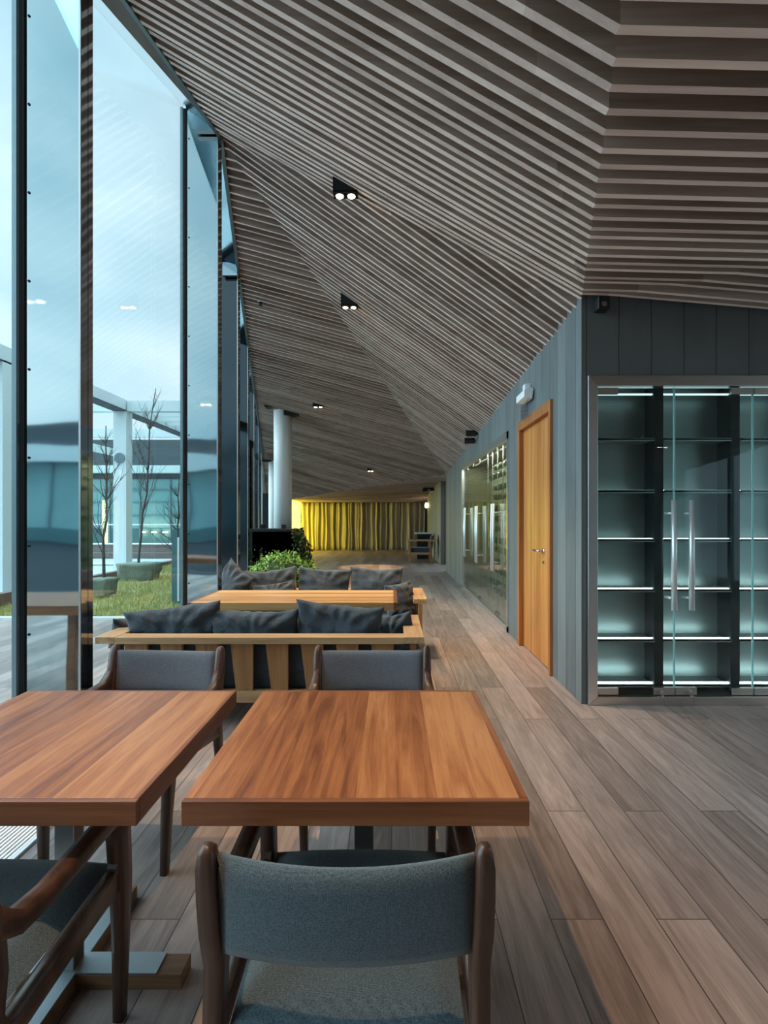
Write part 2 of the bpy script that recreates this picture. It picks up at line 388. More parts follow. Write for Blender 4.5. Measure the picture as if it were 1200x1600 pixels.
M['fin_dark'] = mirror_metal('dim_reflection_fin', (.085, .10, .11), .12, .25)  # far fins: same steel darkened, their dark reflections put into the colour
M['fin_side'] = mirror_metal('polished_dark_edge', (.34, .34, .36), .06, .12)
M['head'] = mirror_metal('window_head_steel', (.42, .52, .56), .12, .25)
M['mullion'] = plain('mullion_grey', (.20, .27, .30), .4, .6)
M['black'] = plain('black_metal', (.008, .008, .009), .5)
M['matt_black'] = plain('matt_black', (.006, .007, .008), .8)
M['steel'] = brushed('brushed_steel', (.56, .53, .50), .28, 'x')
M['steel_z'] = brushed('brushed_steel_upright', (.66, .66, .67), .34, 'z')
M['handle'] = plain('satin_handle', (.72, .74, .75), .38, .65)
M['steel_dark'] = plain('cabinet_back_steel', (.36, .41, .40), .38, .8)
M['chrome'] = plain('chrome', (.75, .77, .78), .15, 1)
M['base_steel'] = brushed('table_base_steel', (.36, .40, .42), .45, 'x')
M['white'] = plain('white_paint', (.93, .93, .93), .45)
M['white_plastic'] = plain('white_plastic', (.80, .82, .84), .4)
M['lamp'] = emis('lamp_glow', (1.0, .80, .52), 14)
M['led'] = emis('led_strip', (.74, .95, 1.0), 8)
M['led_soft'] = emis('led_strip_soft', (.74, .95, 1.0), 3.5)
M['led_top'] = emis('led_strip_top', (.62, .92, 1.0), .9)
M['yellow'] = emis('backlit_yellow', (1.0, .82, .06), 4.0)
M['curtain'] = plain('curtain_cloth', (.36, .33, .27), .8, bump=.3, bscale=300, var=.1)
M['terrace'] = plain('wet_terrace', (.022, .028, .033), .8, spec=.05, var=.3, bscale=3)
M['plaza'] = plain('pale_paving', (.42, .48, .50), .6, var=.2, bscale=1.5)
M['kerb'] = plain('pale_kerb', (.62, .68, .70), .5, var=.1, bscale=4)
M['soil'] = plain('lawn_soil', (.22, .22, .08), .95, var=.5, bscale=8)
M['steel_white'] = plain('white_steel_outside', (.62, .72, .74), .5, var=.05, bscale=2)
M['teal'] = plain('teal_glazing', (.24, .43, .45), .2, .1, var=.25, bscale=.6)
M['teal_dark'] = plain('teal_dark', (.07, .16, .18), .3, var=.3, bscale=1)
M['roof_dark'] = plain('gravel_roof_edge', (.06, .075, .09), .9, var=.8, bscale=14)
M['bark'] = plain('bare_bark', (.06, .055, .05), .9)
M['stoneedge'] = plain('brick_edge', (.16, .10, .09), .8, var=.3, bscale=12)
M['sack'] = plain('netted_shrub', (.17, .21, .17), .95, bump=1, bscale=40, var=.5)

def leaf_mat(name, ca, cb):
    m, nt, b = mat_base(name); g = N(nt, 'ShaderNodeNewGeometry'); mx = N(nt, 'ShaderNodeMix', _data_type='RGBA')
    mx.inputs['A'].default_value = (*ca, 1); mx.inputs['B'].default_value = (*cb, 1)
    nt.links.new(g.outputs['Random Per Island'], mx.inputs['Factor']); nt.links.new(mx.outputs['Result'], b.inputs['Base Color'])
    b.inputs['Roughness'].default_value = .45
    return m
M['leaf'] = leaf_mat('bush_leaf', (.07, .20, .02), (.42, .62, .14))
M['ivy'] = leaf_mat('ivy_leaf', (.008, .022, .006), (.05, .10, .02))
M['grass'] = leaf_mat('grass_blade', (.24, .30, .07), (.58, .50, .20))
def bottle_mat():
    m, nt, b = mat_base('bottle_glass'); b.inputs['Base Color'].default_value = (.02, .05, .02, 1); b.inputs['Roughness'].default_value = .12
    return m
M['bottle'] = bottle_mat()
M['bottle_base'] = plain('bottle_base', (.16, .20, .12), .25)

# ------------------------------------------------------------------ floor
struct(MB().box(-5.6, 6.1, -3.3, 24.6, -.12, 0).build('floor', M['floor']))
# the floor's left edge follows the glass; the outside is laid on top a hair lower (see terrace)

# ------------------------------------------------------------------ folded ceiling of level boards
FX = -1.692                                   # inner line of the facade
def fx(Y): return FX if Y <= 5.387 else FX-.2034*(Y-5.387)
K = (1.43, 4.10, 3.05); W = (1.43, 14.3, 2.54)
G = (-1.692, 5.387, 5.171)
YB = -3.2
def F1z(x, y): return 3.05-.576*(x-1.43)+.2504*(y-4.1)
def Rz(x, y): return 3.05-.025*(x-1.43)+.0829*(y-4.1)
Cb = (1.43-.751*(4.1-YB)/2.47, YB, 3.05-.186*(4.1-YB)/2.47)
Fb = (FX, YB, F1z(FX, YB))
Q6 = (6.0, .795, 2.66); R6 = (6.0, YB, Rz(6, YB)); H6 = (6.0, 4.1, 2.66)
D0 = (-3.83, 15.9, 3.642)
EL0 = (-3.98, 21.7, 2.17); EL = (fx(21.9)-.05, 21.9, 2.12); ER = (1.5, 21.0, 2.50); W2 = (1.75, 16.2, 2.51)
CL = (fx(23.9)-.05, 23.9, 2.10); CR = (1.75, 23.9, 2.11); ER2 = (1.75, 21.0, 2.48)
TIN = [(Fb, Cb, K), (Fb, K, G), (Cb, R6, Q6), (Cb, Q6, K), (K, Q6, H6), (G, K, W), (G, W, D0),
       (W, D0, EL0), (D0, EL, EL0), (W, EL0, ER), (W, ER, W2), (W2, ER, ER2), (EL, EL0, CL), (EL0, ER, CR), (EL0, CR, CL), (ER, ER2, CR)]
GROUPS = [(0, 1), (2, 3), (4,), (5,), (6,), (7, 8, 9, 10, 11), (12, 13, 14, 15)]
PITCH = .1175; TH = .034; DEP = .125
rb = random.Random(5)
ks = range(int((YB-4.1)/PITCH)+1, int((23.85-4.1)/PITCH)+1)
drop = {k: rb.uniform(-.007, .007) for k in ks}
def seg_at(tri, y):
    pts = []
    for i in range(3):
        a, b = tri[i], tri[(i+1) % 3]
        if (a[1]-y)*(b[1]-y) < 0:
            t = (y-a[1])/(b[1]-a[1]); pts.append((a[0]+(b[0]-a[0])*t, a[2]+(b[2]-a[2])*t))
    if len(pts) < 2: return None
    pts.sort(); return pts[0], pts[1]
def ceil_z(x, y):
    for t in TIN:
        s_ = seg_at(t, y+1e-5)
        if s_ and s_[0][0]-1e-6 <= x <= s_[1][0]+1e-6 and s_[1][0]-s_[0][0] > 1e-6:
            q = (x-s_[0][0])/(s_[1][0]-s_[0][0]); return s_[0][1]+(s_[1][1]-s_[0][1])*q
    return 3
for gi, g in enumerate(GROUPS):
    m = MB(); bk = MB()
    for ti in g:
        tri = TIN[ti]
        for k in ks:
            y = 4.1+k*PITCH+.004
            s_ = seg_at(tri, y)
            if not s_ or s_[1][0]-s_[0][0] < .004: continue
            (xa, za), (xb, zb) = s_; za += drop[k]; zb += drop[k]
            m.quadbox([(xa, y-TH/2, za), (xb, y-TH/2, zb), (xb, y+TH/2, zb), (xa, y+TH/2, za),
                       (xa, y-TH/2, za+DEP), (xb, y-TH/2, zb+DEP), (xb, y+TH/2, zb+DEP), (xa, y+TH/2, za+DEP)])
        a, b_, c = [Vector(p)+Vector((0, 0, DEP+.015)) for p in tri]
        up = Vector((0, 0, .05))
        bk.prism([(0, 0), (1, 0), (0, 1)], 'z', 0, 1) if False else None
        v = [bk.bm.verts.new(p) for p in (a, b_, c, a+up, b_+up, c+up)]
        for f in ((0, 1, 2), (5, 4, 3), (0, 3, 4, 1), (1, 4, 5, 2), (2, 5, 3, 0)): bk.bm.faces.new([v[i] for i in f])
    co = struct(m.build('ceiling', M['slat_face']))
    co.data.materials.append(M['slat'])          # lower edges a paler wood; the faces' shade is partly painted in
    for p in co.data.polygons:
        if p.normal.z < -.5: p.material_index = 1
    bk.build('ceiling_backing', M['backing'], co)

# ------------------------------------------------------------------ walls
WX = 1.43; CY = 4.1
# corridor wall (faces the windows) with door and wine niche openings
DY0, DY1, DZ = 4.82, 6.08, 2.46
NY0, NY1, NZ = 6.66, 11.05, 2.47
m = MB()
m.box(WX, WX+.12, CY+.001, DY0, 0, 3.3).box(WX, WX+.12, DY0, DY1, DZ, 3.3).box(WX, WX+.12, DY1, NY0, 0, 3.3)
m.box(WX, WX+.12, NY0, NY1, NZ, 3.2).box(WX, WX+.12, NY1, 14.3, 0, 3.0)
struct(m.build('wall_corridor', M['concrete']))
# cabinet wall, dark, faces the camera; opening for the cabinet
CX0, CX1, CZ0, CZ1 = 1.472, 5.0, .0, 2.472
m = MB()
m.box(WX+.001, CX0, CY, CY+.12, 0, 3.3).box(CX0, CX1, CY, CY+.12, CZ1, 3.3).box(CX1, 6.0, CY, CY+.12, 0, 3.3)
struct(m.build('wall_front', M['concrete_x']))
struct(MB().box(6.0, 6.15, YB, 4.3, 0, .3).box(6.0, 6.15, YB, 4.3, 2.75, 3.4).box(6.0, 6.15, 3.6, 4.3, .3, 2.75).build('wall_right', M['concrete']))
wr_ = struct(box('window_20', M['glass'], 6.06, 6.07, YB, 3.6, .3, 2.75))  # unseen window, added to let more daylight into the room
for yy in (-3.1, -1.5, .2, 1.9, 3.5): box('window_frame', M['mullion'], 6.03, 6.10, yy-.04, yy+.04, .3, 2.75, wr_)
struct(box('wall_back', M['concrete_x'], -2.1, 6.15, YB-.15, YB, 0, 5))
# far end of the corridor
M['pale_conc'] = concrete('pale_concrete', (.20, .21, .19), (.30, .31, .27), 'y', .3)
struct(MB().box(1.485, 1.60, 16.55, 22.6, 0, 2.7).build('wall_far', M['pale_conc']))
struct(MB().box(1.487, 3.2, 16.45, 16.56, 0, 2.7).build('wall_far_return', concrete('brown_panel', (.09, .07, .065), (.14, .11, .10), 'x', .4)))
struct(MB().box(WX+.1, 3.2, 14.18, 14.3, 0, 3.0).box(3.1, 3.2, 14.3, 16.45, 0, 2.8).build('wall_recess', M['pale_conc']))
struct(MB().box(-5.6, 3.2, 24.4, 24.5, 0, 2.6).build('wall_end', M['matt_black']))
struct(MB().box(1.6, 1.7, 22.5, 24.5, 0, 2.6).build('wall_niche', M['matt_black']))
# the lit yellow end wall
o = MB().box(-4.15, -3.98, 21.75, 23.75, .0, 2.12).build('backlit_panel', M['yellow'])
tag(o, 'glowing yellow backlit panel at the left end of the curtain', 'light panel')

# curtain
m = MB(); n = 620; rows = 10
rc = random.Random(3); ph = [rc.uniform(0, 6.28) for _ in range(6)]
grid = []
for j in range(rows+1):
    zz = .02+(2.09-.02)*j/rows; row = []
    sp = 1-.45*j/rows
    for i in range(n+1):
        x = -3.96+(1.43+3.96)*i/n
        wv = math.sin(x*27+1.6*math.sin(x*2.3+ph[0])+ph[1])+.5*math.sin(x*43+ph[2]+1.5*math.sin(x*3))+.25*math.sin(x*57+ph[3])
        wv2 = math.sin(x*9+ph[4]+.8*math.sin(x*4.1))
        y = 23.72+.055*wv*(1-.25*sp)+.05*wv2*sp+.012*math.sin(zz*6+x*5)
        row.append(m.bm.verts.new((x+.02*math.sin(zz*3+x*7)*sp, y, zz)))
    grid.append(row)
for j in range(rows):
    for i in range(n): m.bm.faces.new((grid[j][i], grid[j][i+1], grid[j+1][i+1], grid[j+1][i]))
cu = m.build('curtain', M['curtain'], smooth=True)
sm = cu.modifiers.new('solid', 'SOLIDIFY'); sm.thickness = .004
tag(cu, 'floor-length pleated grey curtain washed yellow across the far end', 'curtain')

# ------------------------------------------------------------------ corridor door
d = struct(empty('door_1', (WX, (DY0+DY1)/2, 0)))
def rel(o, px, py):
    return o
y0, y1 = DY0-(DY0+DY1)/2, DY1-(DY0+DY1)/2
MB().box(-.03, .12, y0, y0+.05, 0, DZ).box(-.03, .12, y1-.10, y1, 0, DZ).box(-.03, .12, y0+.05, y1-.10, DZ-.10, DZ).build('door_frame', M['door_frame'], d, bevel=.004)
box('door_leaf', M['door'], .02, .065, y0+.05, y1-.10, .01, DZ-.10, d, bevel=.002)
hy = 1215.5/(847-612)-(DY0+DY1)/2
h = MB().lathe([(.028, 0), (.028, -.012)], 20, (.02, hy, 1.09), 'x').tube([(.012, hy, 1.09), (-.035, hy, 1.09), (-.045, hy+.02, 1.09), (-.045, hy+.15, 1.09)], .010, 10).build('door_handle', M['chrome'], d, smooth=True, label='chrome lever handle')
MB().lathe([(.026, 0), (.026, -.010)], 20, (.02, hy, .99), 'x').box(-.002, .011, hy-.004, hy+.004, .972, .992).build('lock_plate', M['chrome'], d)

# emergency light above door
q = empty('emergency_light', (WX-.005, 5.62, 2.60), 0, 'white emergency light box with clear plate on wall above the wooden door', 'emergency light')
MB().prism([(-.10, .02), (-.015, -.0), (-.0, .10), (-.045, .13), (-.10, .09)], 'y', -.17, .17).build('housing', M['white_plastic'], q, bevel=.006)
box('clear_plate', arch_glass('acrylic', (.85, .86, .9)), -.058, -.052, -.16, .16, -.17, .02, q)
MB().box(-.06, 0, -.05, .05, .12, .18).build('bracket', M['white_plastic'], q)

# ------------------------------------------------------------------ wine niche on the corridor wall
nd = .55
struct(MB().box(WX+nd, WX+nd+.05, NY0-.1, NY1+.1, 0, 2.6).box(WX+.12, WX+nd, NY0-.06, NY0, 0, 2.6).box(WX+.12, WX+nd, NY1, NY1+.06, 0, 2.6)
       .box(WX+.121, WX+nd, NY0, NY1, NZ-.02, NZ+.04).build('wall_wine_niche', plain('niche_dark', (.15, .155, .085), .6)))
cf = empty('wine_cabinet_front', (WX, (NY0+NY1)/2, 0), 0, 'glass-fronted wine cabinet with tall steel bar handles along the corridor wall', 'wine cabinet')
ym = (NY0+NY1)/2
MB().box(-.012, .04, NY0-ym, NY0-ym+.06, 0, NZ).box(-.012, .04, NY1-ym-.05, NY1-ym, 0, NZ).box(-.012, .04, NY0-ym, NY1-ym, NZ-.09, NZ).box(-.012, .04, NY0-ym, NY1-ym, 0, .07).build('frame', M['steel_z'], cf)
dw = (NY1-NY0-.11)/6
for i in range(6):
    a = NY0-ym+.06+i*dw
    dl = box('glass_door', M['door_glass'], .010, .020, a+.004, a+dw-.004, .075, NZ-.095, cf)
    hy = a+dw-.07 if i % 2 == 0 else a+.07
    MB().tube([(-.055, hy, .68), (-.055, hy, 1.60)], .016, 12).tube([(-.055, hy, .80), (.012, hy, .80)], .008, 8).tube([(-.055, hy, 1.48), (.012, hy, 1.48)], .008, 8).build('bar_handle', M['handle'], dl, smooth=True)
    box('hinge_patch', M['steel'], .004, .026, a+.01, a+.10, NZ-.15, NZ-.10, dl)
    box('lock_patch', M['chrome'], -.004, .026, hy-.03, hy+.03, .075, .12, dl)
# racks and bottles
bot = None
rackm = MB()
cols = [7.0+.40*i for i in range(6)]
rack = empty('bottle_rack', (WX+.30, 0, 0), 0, 'tall peg rack holding wine bottles behind the corridor glass doors', 'rack')
for yy in cols:
    MB().box(-.15, -.14, yy-.06, yy-.05, .1, NZ-.03).build('rack_post', M['steel_z'], rack); MB().box(.10, .11, yy-.06, yy-.05, .1, NZ-.03).build('rack_post', M['steel_z'], rack)
blab = 'dark wine bottle lying end-on in the rack behind corridor glass doors'
for ci, yy in enumerate(cols):
    for r_ in range(13):
        zz = .22+r_*.168
        if (ci*7+r_*5) % 11 == 3: continue
        if bot is None:
            b_ = MB().lathe([(.012, -.16), (.018, -.158), (.018, -.10), (.024, -.07), (.048, -.02), (.048, .13), (.040, .14)], 14, (0, 0, 0), 'x').build('wine_bottle', M['bottle'], smooth=True)
            cap_ = MB().lathe([(.018, -.165), (.0205, -.163), (.0205, -.11), (.019, -.105)], 14, (0, 0, 0), 'x').build('foil_cap', M['bottle_base'], b_, smooth=True, label='pale foil cap')
            bot = b_
        else:
            b_ = bot.copy(); C.objects.link(b_)
            cc_ = cap_.copy(); C.objects.link(cc_); cc_.parent = b_
        b_.rotation_euler = (0, 0, -PI/2); b_.location = (WX+(.22 if r_ % 2 else .30), yy, zz)
        ordn = ['lowest', 'second', 'third', 'fourth', 'fifth', 'sixth', 'seventh', 'eighth', 'ninth', 'tenth', 'eleventh', 'twelfth', 'topmost']
        coln = ['nearest the wooden door', 'second from the wooden door', 'third from the wooden door', 'fourth from the wooden door', 'fifth from the wooden door', 'farthest from the wooden door', 'seventh from the wooden door', 'farthest from the wooden door']
        tag(b_, 'wine bottle in rack column %s, %s row%s' % (coln[ci], ordn[r_], ' up' if 0 < r_ < 12 else ''), 'bottle', 'wine bottles in the corridor rack')
nl = bpy.data.lights.new('niche_lamp', 'AREA'); nl.shape = 'RECTANGLE'; nl.size = .03; nl.size_y = 4.0; nl.energy = 30; nl.color = (1, .95, .7)
no_ = bpy.data.objects.new('niche_lamp', nl); C.objects.link(no_); no_.location = (WX+.20, ym, NZ-.03); no_.rotation_euler = (0, 0, 0)

# ------------------------------------------------------------------ steel and glass display cabinet facing the camera
cb = empty('display_cabinet', (CX0, CY, 0), 0, 'large steel display cabinet with lit shelves behind frameless glass doors', 'cabinet')
def cx(u, Y=CY): return (u-612)/FPX*Y-CX0
def cz(v, Y=CY): return EYE+(810-v)/FPX*Y
FW = .075
zi0, zi1 = cz(1087)+.0, cz(604)
xi0 = cx(932)
xe = CX1-CX0
def miter(pts): 
    return MB().prism(pts, 'y', -.03, .06)
miter([(0, 0), (xi0, zi0), (xi0, zi1), (0, CZ1)]).build('frame_stile', M['steel_z'], cb, bevel=.003)
miter([(xe, 0), (xe-.075, zi0), (xe-.075, zi1), (xe, CZ1)]).build('frame_stile', M['steel_z'], cb, bevel=.003)
miter([(0, CZ1), (xi0, zi1), (xe-.075, zi1), (xe, CZ1)]).build('frame_rail', M['steel'], cb, bevel=.003)
miter([(0, 0.0), (xi0, zi0), (xe-.075, zi0), (xe, 0)]).build('frame_rail', M['steel'], cb, bevel=.003)
CD = .32
MB().box(xi0-.03, xe, CD, CD+.03, 0, CZ1).build('back_panel', M['steel_dark'], cb)
MB().box(xi0-.04, xi0-.01, .06, CD, 0, CZ1).box(xe-.05, xe-.02, .06, CD, 0, CZ1).box(xi0-.03, xe, .06, CD, CZ1-.03, CZ1).box(xi0-.03, xe, .06, CD, 0, .05).build('carcass', M['steel_dark'], cb)
bayw = (1161-1040)/FPX*(CY+.05)
posts = [cx(1040)+bayw*i for i in range(6)]
for p_ in posts:
    if p_ < xe-.1:
        MB().box(p_-.040, p_+.034, .10, .16, .05, CZ1-.03).box(p_-.012, p_+.006, .16, CD, .05, CZ1-.03).build('upright', M['black'], cb, bevel=.003)
shelf_z = [cz(v, CY+.05) for v in (684, 766, 843, 922, 1001)]+[cz(1072, CY+.05)]
for si, sz in enumerate(shelf_z):
    prev = xi0-.01
    for p_ in posts:
        a, b2 = prev, min(p_-.04, xe-.06)
        if b2-a > .1:
            MB().box(a, b2, .085, CD, sz-.012, sz).box(a, b2, .085, .095, sz-.020, sz+.004).build('shelf', M['steel_dark'], cb)
            if si > 0:
                MB().box(a+.005, b2-.005, .112, .122, sz+.001, sz+.004+.0015*si).build('led_strip', M['led'] if si > 2 else M['led_soft'], cb)
        prev = p_+.034
# top led
MB().box(xi0, xe-.1, .12, .14, zi1-.035, zi1-.025).build('led_strip', M['led_top'], cb)
doors_u = [932, 1055, 1178, 1301, 1424, 1547]
for i in range(5):
    a, b2 = cx(doors_u[i])+.003, min(cx(doors_u[i+1]), xe-.08)-.003
    dl = MB().box(a, b2, .012, .022, zi0+.006, zi1-.006).build('glass_door', M['door_glass'], cb)
    # bright ground edges
    MB().box(a, a+.0025, .011, .023, zi0+.006, zi1-.006).box(b2-.0025, b2, .011, .023, zi0+.006, zi1-.006).build('glass_edge', plain('glass_edge', (.45, .78, .78), .2), dl, label='pale green ground glass edge')
    left = i % 2 == 0
    if i > 0 or True:
        hx = b2-.042 if left else a+.075
        if i == 0: hx = cx(1047.5)
        if i == 1: hx = cx(1074.5)
        h0, h1 = cz(952), cz(782)
        MB().tube([(hx, -.055, h0), (hx, -.055, h1)], .021, 16).tube([(hx, -.055, cz(933)), (hx-.035, .012, cz(933))], .010, 10).tube([(hx, -.055, cz(802)), (hx-.035, .012, cz(802))], .010, 10).build('bar_handle', M['handle'], dl, smooth=True)
    hxp = a+.003 if left else b2-.163
    MB().box(hxp, hxp+.16, .002, .030, zi1-.055, zi1-.008).build('hinge_patch', M['steel'], dl)
    MB().box(hxp, hxp+.16, .002, .030, zi0+.006, zi0+.055).build('hinge_patch', M['steel'], dl)
    lx = b2-.16 if left else a+.003
    MB().box(lx, lx+.157, .000, .032, zi0+.006, zi0+.060).build('lock_patch', M['steel'], dl)
    kx = lx+(.05 if left else .10)
    MB().lathe([(.011, 0), (.011, -.022)], 14, (kx, 0, zi0+.035), 'y').box(kx-.001, kx+.001, -.045, -.02, zi0+.030, zi0+.040).lathe([(.012, -.034), (.012, -.037)], 12, (kx, 0, zi0+.005), 'y').tube([(kx+.02, -.036, zi0-.0), (kx+.024, -.036, zi0-.045)], .0035, 6).build('key', M['chrome'], dl)
MB().box(cx(1008)-.012, cx(1008)+.012, .10, .16, shelf_z[0], shelf_z[0]+.018).build('sensor', M['black'], cb)

# ------------------------------------------------------------------ small things fixed on walls and ceiling
o = MB().box(-.042, .042, -.09, 0, -.045, .05).build('wall_speaker', M['black'], bevel=.005); o.location = P(937, 480, 4.095)
tag(o, 'small black speaker under the ceiling above the display cabinet', 'speaker')
MB().lathe([(.02, -.092), (.012, -.088)], 12, (0, 0, -.01), 'y').build('driver_cone', M['steel'], o)
q = empty('spotlight', (WX-.01, 9.1, 2.78), 0, 'black twin-head spotlight fixed on corridor wall above the wine cabinet', 'spotlight')
MB().box(-.05, .02, -.10, .10, .03, .07).build('mount', M['black'], q)
for s_ in (-1, 1):
    MB().lathe([(.05, -.10), (.05, .06), (.03, .08)], 16, (-.09+.0*s_, .08*s_, -.02-.05*s_), 'x').build('lamp_head', M['black'], q, smooth=False)
q = empty('dome_camera', P(408, 472, 8.35), 0, 'small black dome camera under the slatted ceiling near the glass', 'camera')
MB().lathe([(.055, .04), (.06, 0), (.055, -.01)], 20).build('mount_ring', M['white_plastic'], q)
MB().lathe([(.05, -.01), (.045, -.035), (.03, -.055), (.008, -.062)], 20).build('dome', M['black'], q, smooth=True)

# recessed twin downlights (black boxes let into the sloping ceiling)
def downlight(u, v, wpx, label, power, cone=75, flip=False):
    # find ray hit on ceiling
    Y = 2.0
    while Y < 23:
        p = P(u, v, Y)
        if p.z >= ceil_z(p.x, Y): break
        Y += .01
    p = P(u, v, Y); wd = wpx/FPX*Y/2
    dp = wd*.9
    zc = p.z
    q = empty('downlight', (p.x, p.y, zc), 0, label, 'downlight', 'twin downlights let into the slatted ceiling')
    zl, zr = ceil_z(p.x-wd, Y-dp/2)-zc, ceil_z(p.x+wd, Y-dp/2)-zc
    bot_ = min(zl, zr)-.02
    t_ = .008
    m = MB()
    # open-bottomed housing: four sides and a lamp plate
    m.quadbox([(-wd, -dp/2, bot_), (wd, -dp/2, bot_), (wd, -dp/2+t_, bot_), (-wd, -dp/2+t_, bot_),
               (-wd, -dp/2, zl+.06), (wd, -dp/2, zr+.06), (wd, -dp/2+t_, zr+.06), (-wd, -dp/2+t_, zl+.06)])
    m.quadbox([(-wd, dp/2-t_, bot_), (wd, dp/2-t_, bot_), (wd, dp/2, bot_), (-wd, dp/2, bot_),
               (-wd, dp/2-t_, zl+.06), (wd, dp/2-t_, zr+.06), (wd, dp/2, zr+.06), (-wd, dp/2, zl+.06)])
    m.box(-wd, -wd+t_, -dp/2, dp/2, bot_, zl+.06).box(wd-t_, wd, -dp/2, dp/2, bot_, zr+.06).box(-wd, wd, -dp/2, dp/2, bot_+.012, bot_+.02)
    m.build('housing', M['matt_black'], q)
    for s_ in (-1, 1):
        MB().lathe([(wd*.40, bot_+.010), (wd*.40, bot_-.003), (wd*.34, bot_-.003)], 20, (s_*wd*.48, 0, 0)).build('lamp_ring', M['black'], q)
        MB().lathe([(wd*.31, bot_-.002), (wd*.30, bot_-.008), (wd*.1, bot_-.012)], 20, (s_*wd*.48, 0, 0)).build('lamp_bulb', M['lamp'], q, smooth=True)
    l = bpy.data.lights.new('downlight_beam', 'SPOT'); l.energy = power; l.spot_size = R(cone); l.spot_blend = .6; l.color = (1, .66, .34); l.shadow_soft_size = .03
    lo = bpy.data.objects.new('downlight_beam', l); C.objects.link(lo); lo.parent = q; lo.location = (0, 0, bot_-.03)
    return q
downlight(540, 289, 38, 'largest twin downlight box, glowing warm, nearest in the sloping ceiling', 300)
downlight(546, 469, 26, 'second twin downlight box, below the largest, in the middle ceiling fold', 280)
downlight(497, 633, 16, 'small twin downlight in the ceiling right of the white column top', 330, 45)
downlight(579, 734, 10, 'smallest twin downlight far along the ceiling before the curtain', 300, 45)
# lamp of the same run above the view, over the front tables
q = empty('downlight', (-.72, .90, 3.42), 0, 'twin downlight in the ceiling directly over the front dining tables', 'downlight', 'twin downlights let into the slatted ceiling')
box('housing', M['matt_black'], -.11, .11, -.1, .1, 0, .12, q)
for s_ in (-1, 1): MB().lathe([(.035, 0), (.03, -.006)], 16, (s_*.05, 0, 0)).build('lamp_bulb', M['lamp'], q)
l = bpy.data.lights.new('downlight_beam', 'SPOT'); l.energy = 125; l.spot_size = R(86); l.spot_blend = .5; l.color = (1, .62, .32); l.shadow_soft_size = .02
lo = bpy.data.objects.new('downlight_beam', l); C.objects.link(lo); lo.parent = q; lo.location = (0, 0, -.03)

for (x_, y_, pw_), where in zip(((2.6, .9, 45), (4.4, 2.6, 50), (2.4, -1.6, 15), (4.4, -.6, 30)), ('before the display cabinet doors', 'above the right end of the display cabinet', 'behind the viewer over open floor', 'beside the right-hand window')):  # unseen lamps added as fill, brightening the floor and its bounce
    z_ = ceil_z(x_, y_)
    q = empty('downlight', (x_, y_, z_-.03), 0, 'unseen fill downlight added in the low ceiling '+where, 'downlight', 'twin downlights let into the slatted ceiling')
    box('housing', M['matt_black'], -.11, .11, -.1, .1, 0, .12, q)
    for s_ in (-1, 1): MB().lathe([(.035, 0), (.03, -.006)], 16, (s_*.05, 0, 0)).build('lamp_bulb', M['lamp'], q)
    l = bpy.data.lights.new('downlight_beam', 'SPOT'); l.energy = pw_; l.spot_size = R(130); l.spot_blend = 1; l.color = (1, .80, .62); l.shadow_soft_size = .05
    lo = bpy.data.objects.new('downlight_beam', l); C.objects.link(lo); lo.parent = q; lo.location = (0, 0, -.03)

# ------------------------------------------------------------------ facade: fins, glass, heads, sill
GX = -2.016
def zhead(Y): return 4.93+.325*(Y-3.7)
fin_n = 0
def fin(Y, xin, xout, thick, ztop_in, ztop_out, bolts=True, bstart=.3, mat='fin'):
    global fin_n
    fin_n += 1
    m = MB().quadbox([(xout, Y, 0), (xin-.004, Y, 0), (xin-.004, Y+thick, 0), (xout, Y+thick, 0),
                      (xout, Y, ztop_out), (xin-.004, Y, ztop_in), (xin-.004, Y+thick, ztop_in), (xout, Y+thick, ztop_out)])
    o = struct(m.build('trim_%d' % fin_n, M[mat]))
    MB().quadbox([(xin-.004, Y-.002, 0), (xin, Y-.002, 0), (xin, Y+thick*.55, 0), (xin-.004, Y+thick*.55, 0),
                  (xin-.004, Y-.002, ztop_in), (xin, Y-.002, ztop_in), (xin, Y+thick*.55, ztop_in), (xin-.004, Y+thick*.55, ztop_in)]).build('edge_plate', M['fin_side'], o)
    MB().box(xin-.004, xin, Y+thick*.6, Y+thick, 0, ztop_in).build('edge_plate', M['fin_side'], o)
    MB().box(xin-.012, xin-.001, Y-.006, Y-.001, 0, ztop_in).build('edge_bead', M['steel_z'], o)
    MB().box(xout-.02, xout+.010, Y-.012, Y+thick, 0, ztop_out-.05).build('gasket', M['matt_black'], o)
    MB().box(xout-.045, xout-.02, Y-.03, Y+thick, 0, ztop_out-.05).build('mullion', M['mullion'], o)
    if bolts:
        z = bstart
        while z < ztop_out-.2:
            MB().lathe([(.007, -.004), (.007, 0)], 10, (xout+.030, Y-.0, z), 'y').build('bolt', M['matt_black'], o); z += .484
    return o
for Y in (-1.72, .63, 2.98, 5.33):
    fin(Y, -1.700, GX, .115, F1z(-1.69, Y)+.02, zhead(Y), True, .28)
dirv = Vector((-.2034, 1, 0)).normalized()
angf = math.atan(.2034)
for Y in (7.55, 9.85, 12.15, 14.45, 16.75, 19.05, 21.35):
    z = ceil_z(fx(Y)+.02, Y)
    fin(Y, fx(Y)-.002, fx(Y)-.33, .115, z+.02, z+.10, False, mat='fin_dark')
